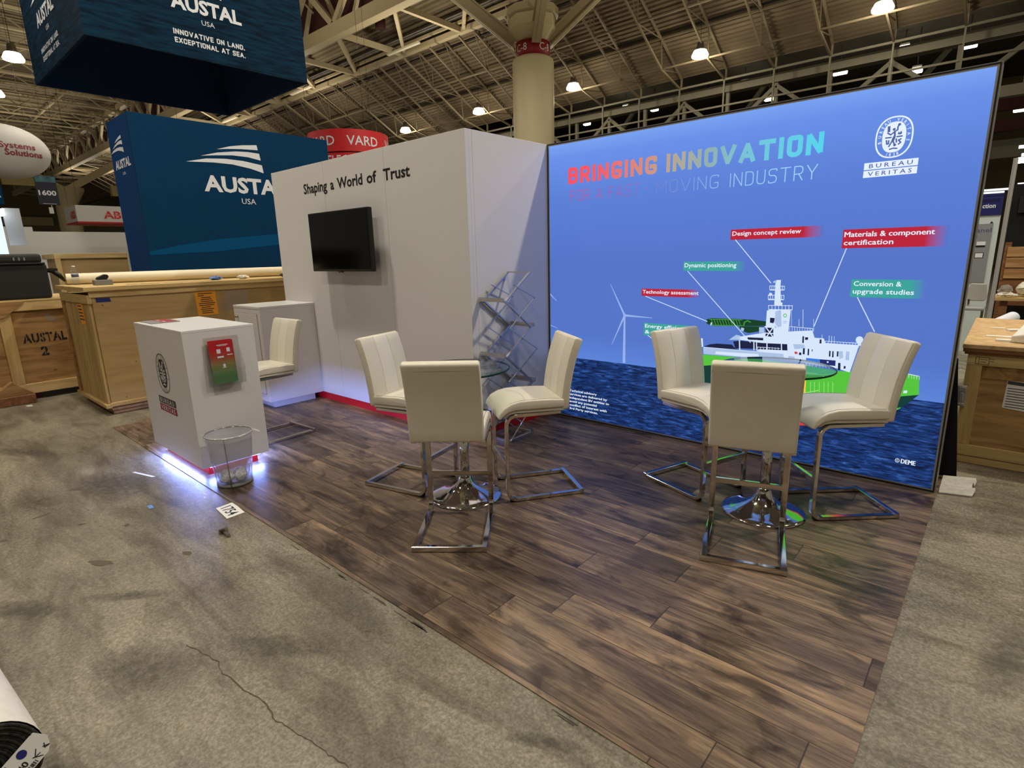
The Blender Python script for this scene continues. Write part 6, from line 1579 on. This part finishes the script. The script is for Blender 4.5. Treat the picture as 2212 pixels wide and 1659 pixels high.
# ---------------------------------------------------------------- lamps
def high_bay(x, y, z, label, top, watts):
    t = thing('high_bay_lamp', label, 'lamp', (x, y, z), 'high bay lamps under the roof')
    bm = MB(); lathe(bm, [(.20, .15), (.13, .22), (.10, .40), (.03, .43)], (x, y, z), 20); obj('housing', bm, M['alu'], t)
    bm = MB(); lathe(bm, [(.12, -.09), (.26, -.05), (.275, 0), (.20, .148)], (x, y, z), 20); obj('lens', bm, M['lamp_on'], t)
    bm = MB(); tube(bm, [(x, y, z+.42), (x, y, 9.20 if y > 12 else 12.5)], .008, 6); obj('hanger', bm, M['black'], t)
    d = bpy.data.lights.new('high_bay_light', 'POINT'); d.energy = watts; d.color = (1, .88, .66); d.shadow_soft_size = .22
    o = bpy.data.objects.new('high_bay_light', d); COL.objects.link(o); o.location = (x, y, z-.42)
for (x, y, z, lab, top) in [
    (-3.41, 15.69, 7.82, 'lit high-bay lamp nearest the top right corner of the photograph', 8.3),
    (-8.59, 15.69, 7.82, 'lit high-bay lamp above the headline, second to the right of the column', 8.3),
    (-13.75, 15.69, 7.82, 'lit high-bay lamp just right of the round column', 8.3),
    (-18.97, 15.69, 7.82, 'lit high-bay lamp just left of the round column above the closet corner', 8.3),
    (-24.28, 15.69, 7.82, 'lit high-bay lamp right of the red drum sign', 8.3),
    (-23.6, .12, 7.7, 'bright high-bay lamp left of the hanging blue sign', 12.5),
    (-28.8, .30, 7.7, 'bright high-bay lamp at the left edge above the oval sign', 12.5)]:
    high_bay(x, y, z, lab, top, 120)
fl0 = None
where = ['first from the column', 'second from the column', 'right above it', 'under the roof slope in the middle', 'small, under that one', 'large, above the printed logo', 'right of the logo', 'under it at the wall edge', 'last before the wall corner', 'upper of three at the right edge', 'middle of three at the right edge', 'lowest at the right edge']
far = [(-22.704, 9.983), (-19.736, 10.449), (-17.715, 10.02), (-12.27, 10.383), (-10.922, 9.383), (-7.56, 9.983), (-4.921, 10.457), (-4.335, 9.388), (-2.526, 10.013), (-.456, 7.507), (-.397, 7.076), (-.03, 4.936)]
for k, (x, z) in enumerate(far):
    lab = 'far hall lamp seen over the backlit wall, ' + where[k]
    y_ = 30
    if k == 10: x, y_, z = -.347, 27, 6.587
    t = thing('far_lamp', lab, 'lamp', (x, y_, z), 'far hall lamps')
    w = .52 if k in (5, 8) else .36
    bm = MB(); box(bm, x-w*.6, x+w*.6, y_-.1, y_+.2, z-.12, z+.10); obj('lens', bm, M['lamp_far'], t, bevel=.04)
    bm = MB(); box(bm, x-w*.5, x+w*.5, y_-.05, y_+.15, z+.101, z+.2); tube(bm, [(x, y_+.05, z+.18), (x, y_+.05, 11.2)], .02, 6); obj('housing', bm, M['steel_far'], t)
for k, (x, y, z, l) in enumerate(((.45, 14, 3.6, .5), (.42, 14, 3.42, .4), (.6, 20, 3.2, .6))):
    bm = MB(); box(bm, x-l, x+l, y, y+.1, z, z+.06)
    tag(obj('linear_light', bm, emat('linear_glow%d' % k, (240, 244, 250), 3)), ['upper thin linear light right of the grey display panel', 'lower thin linear light right of the grey display panel', 'farthest thin linear light low at the right edge'][k], 'linear light')
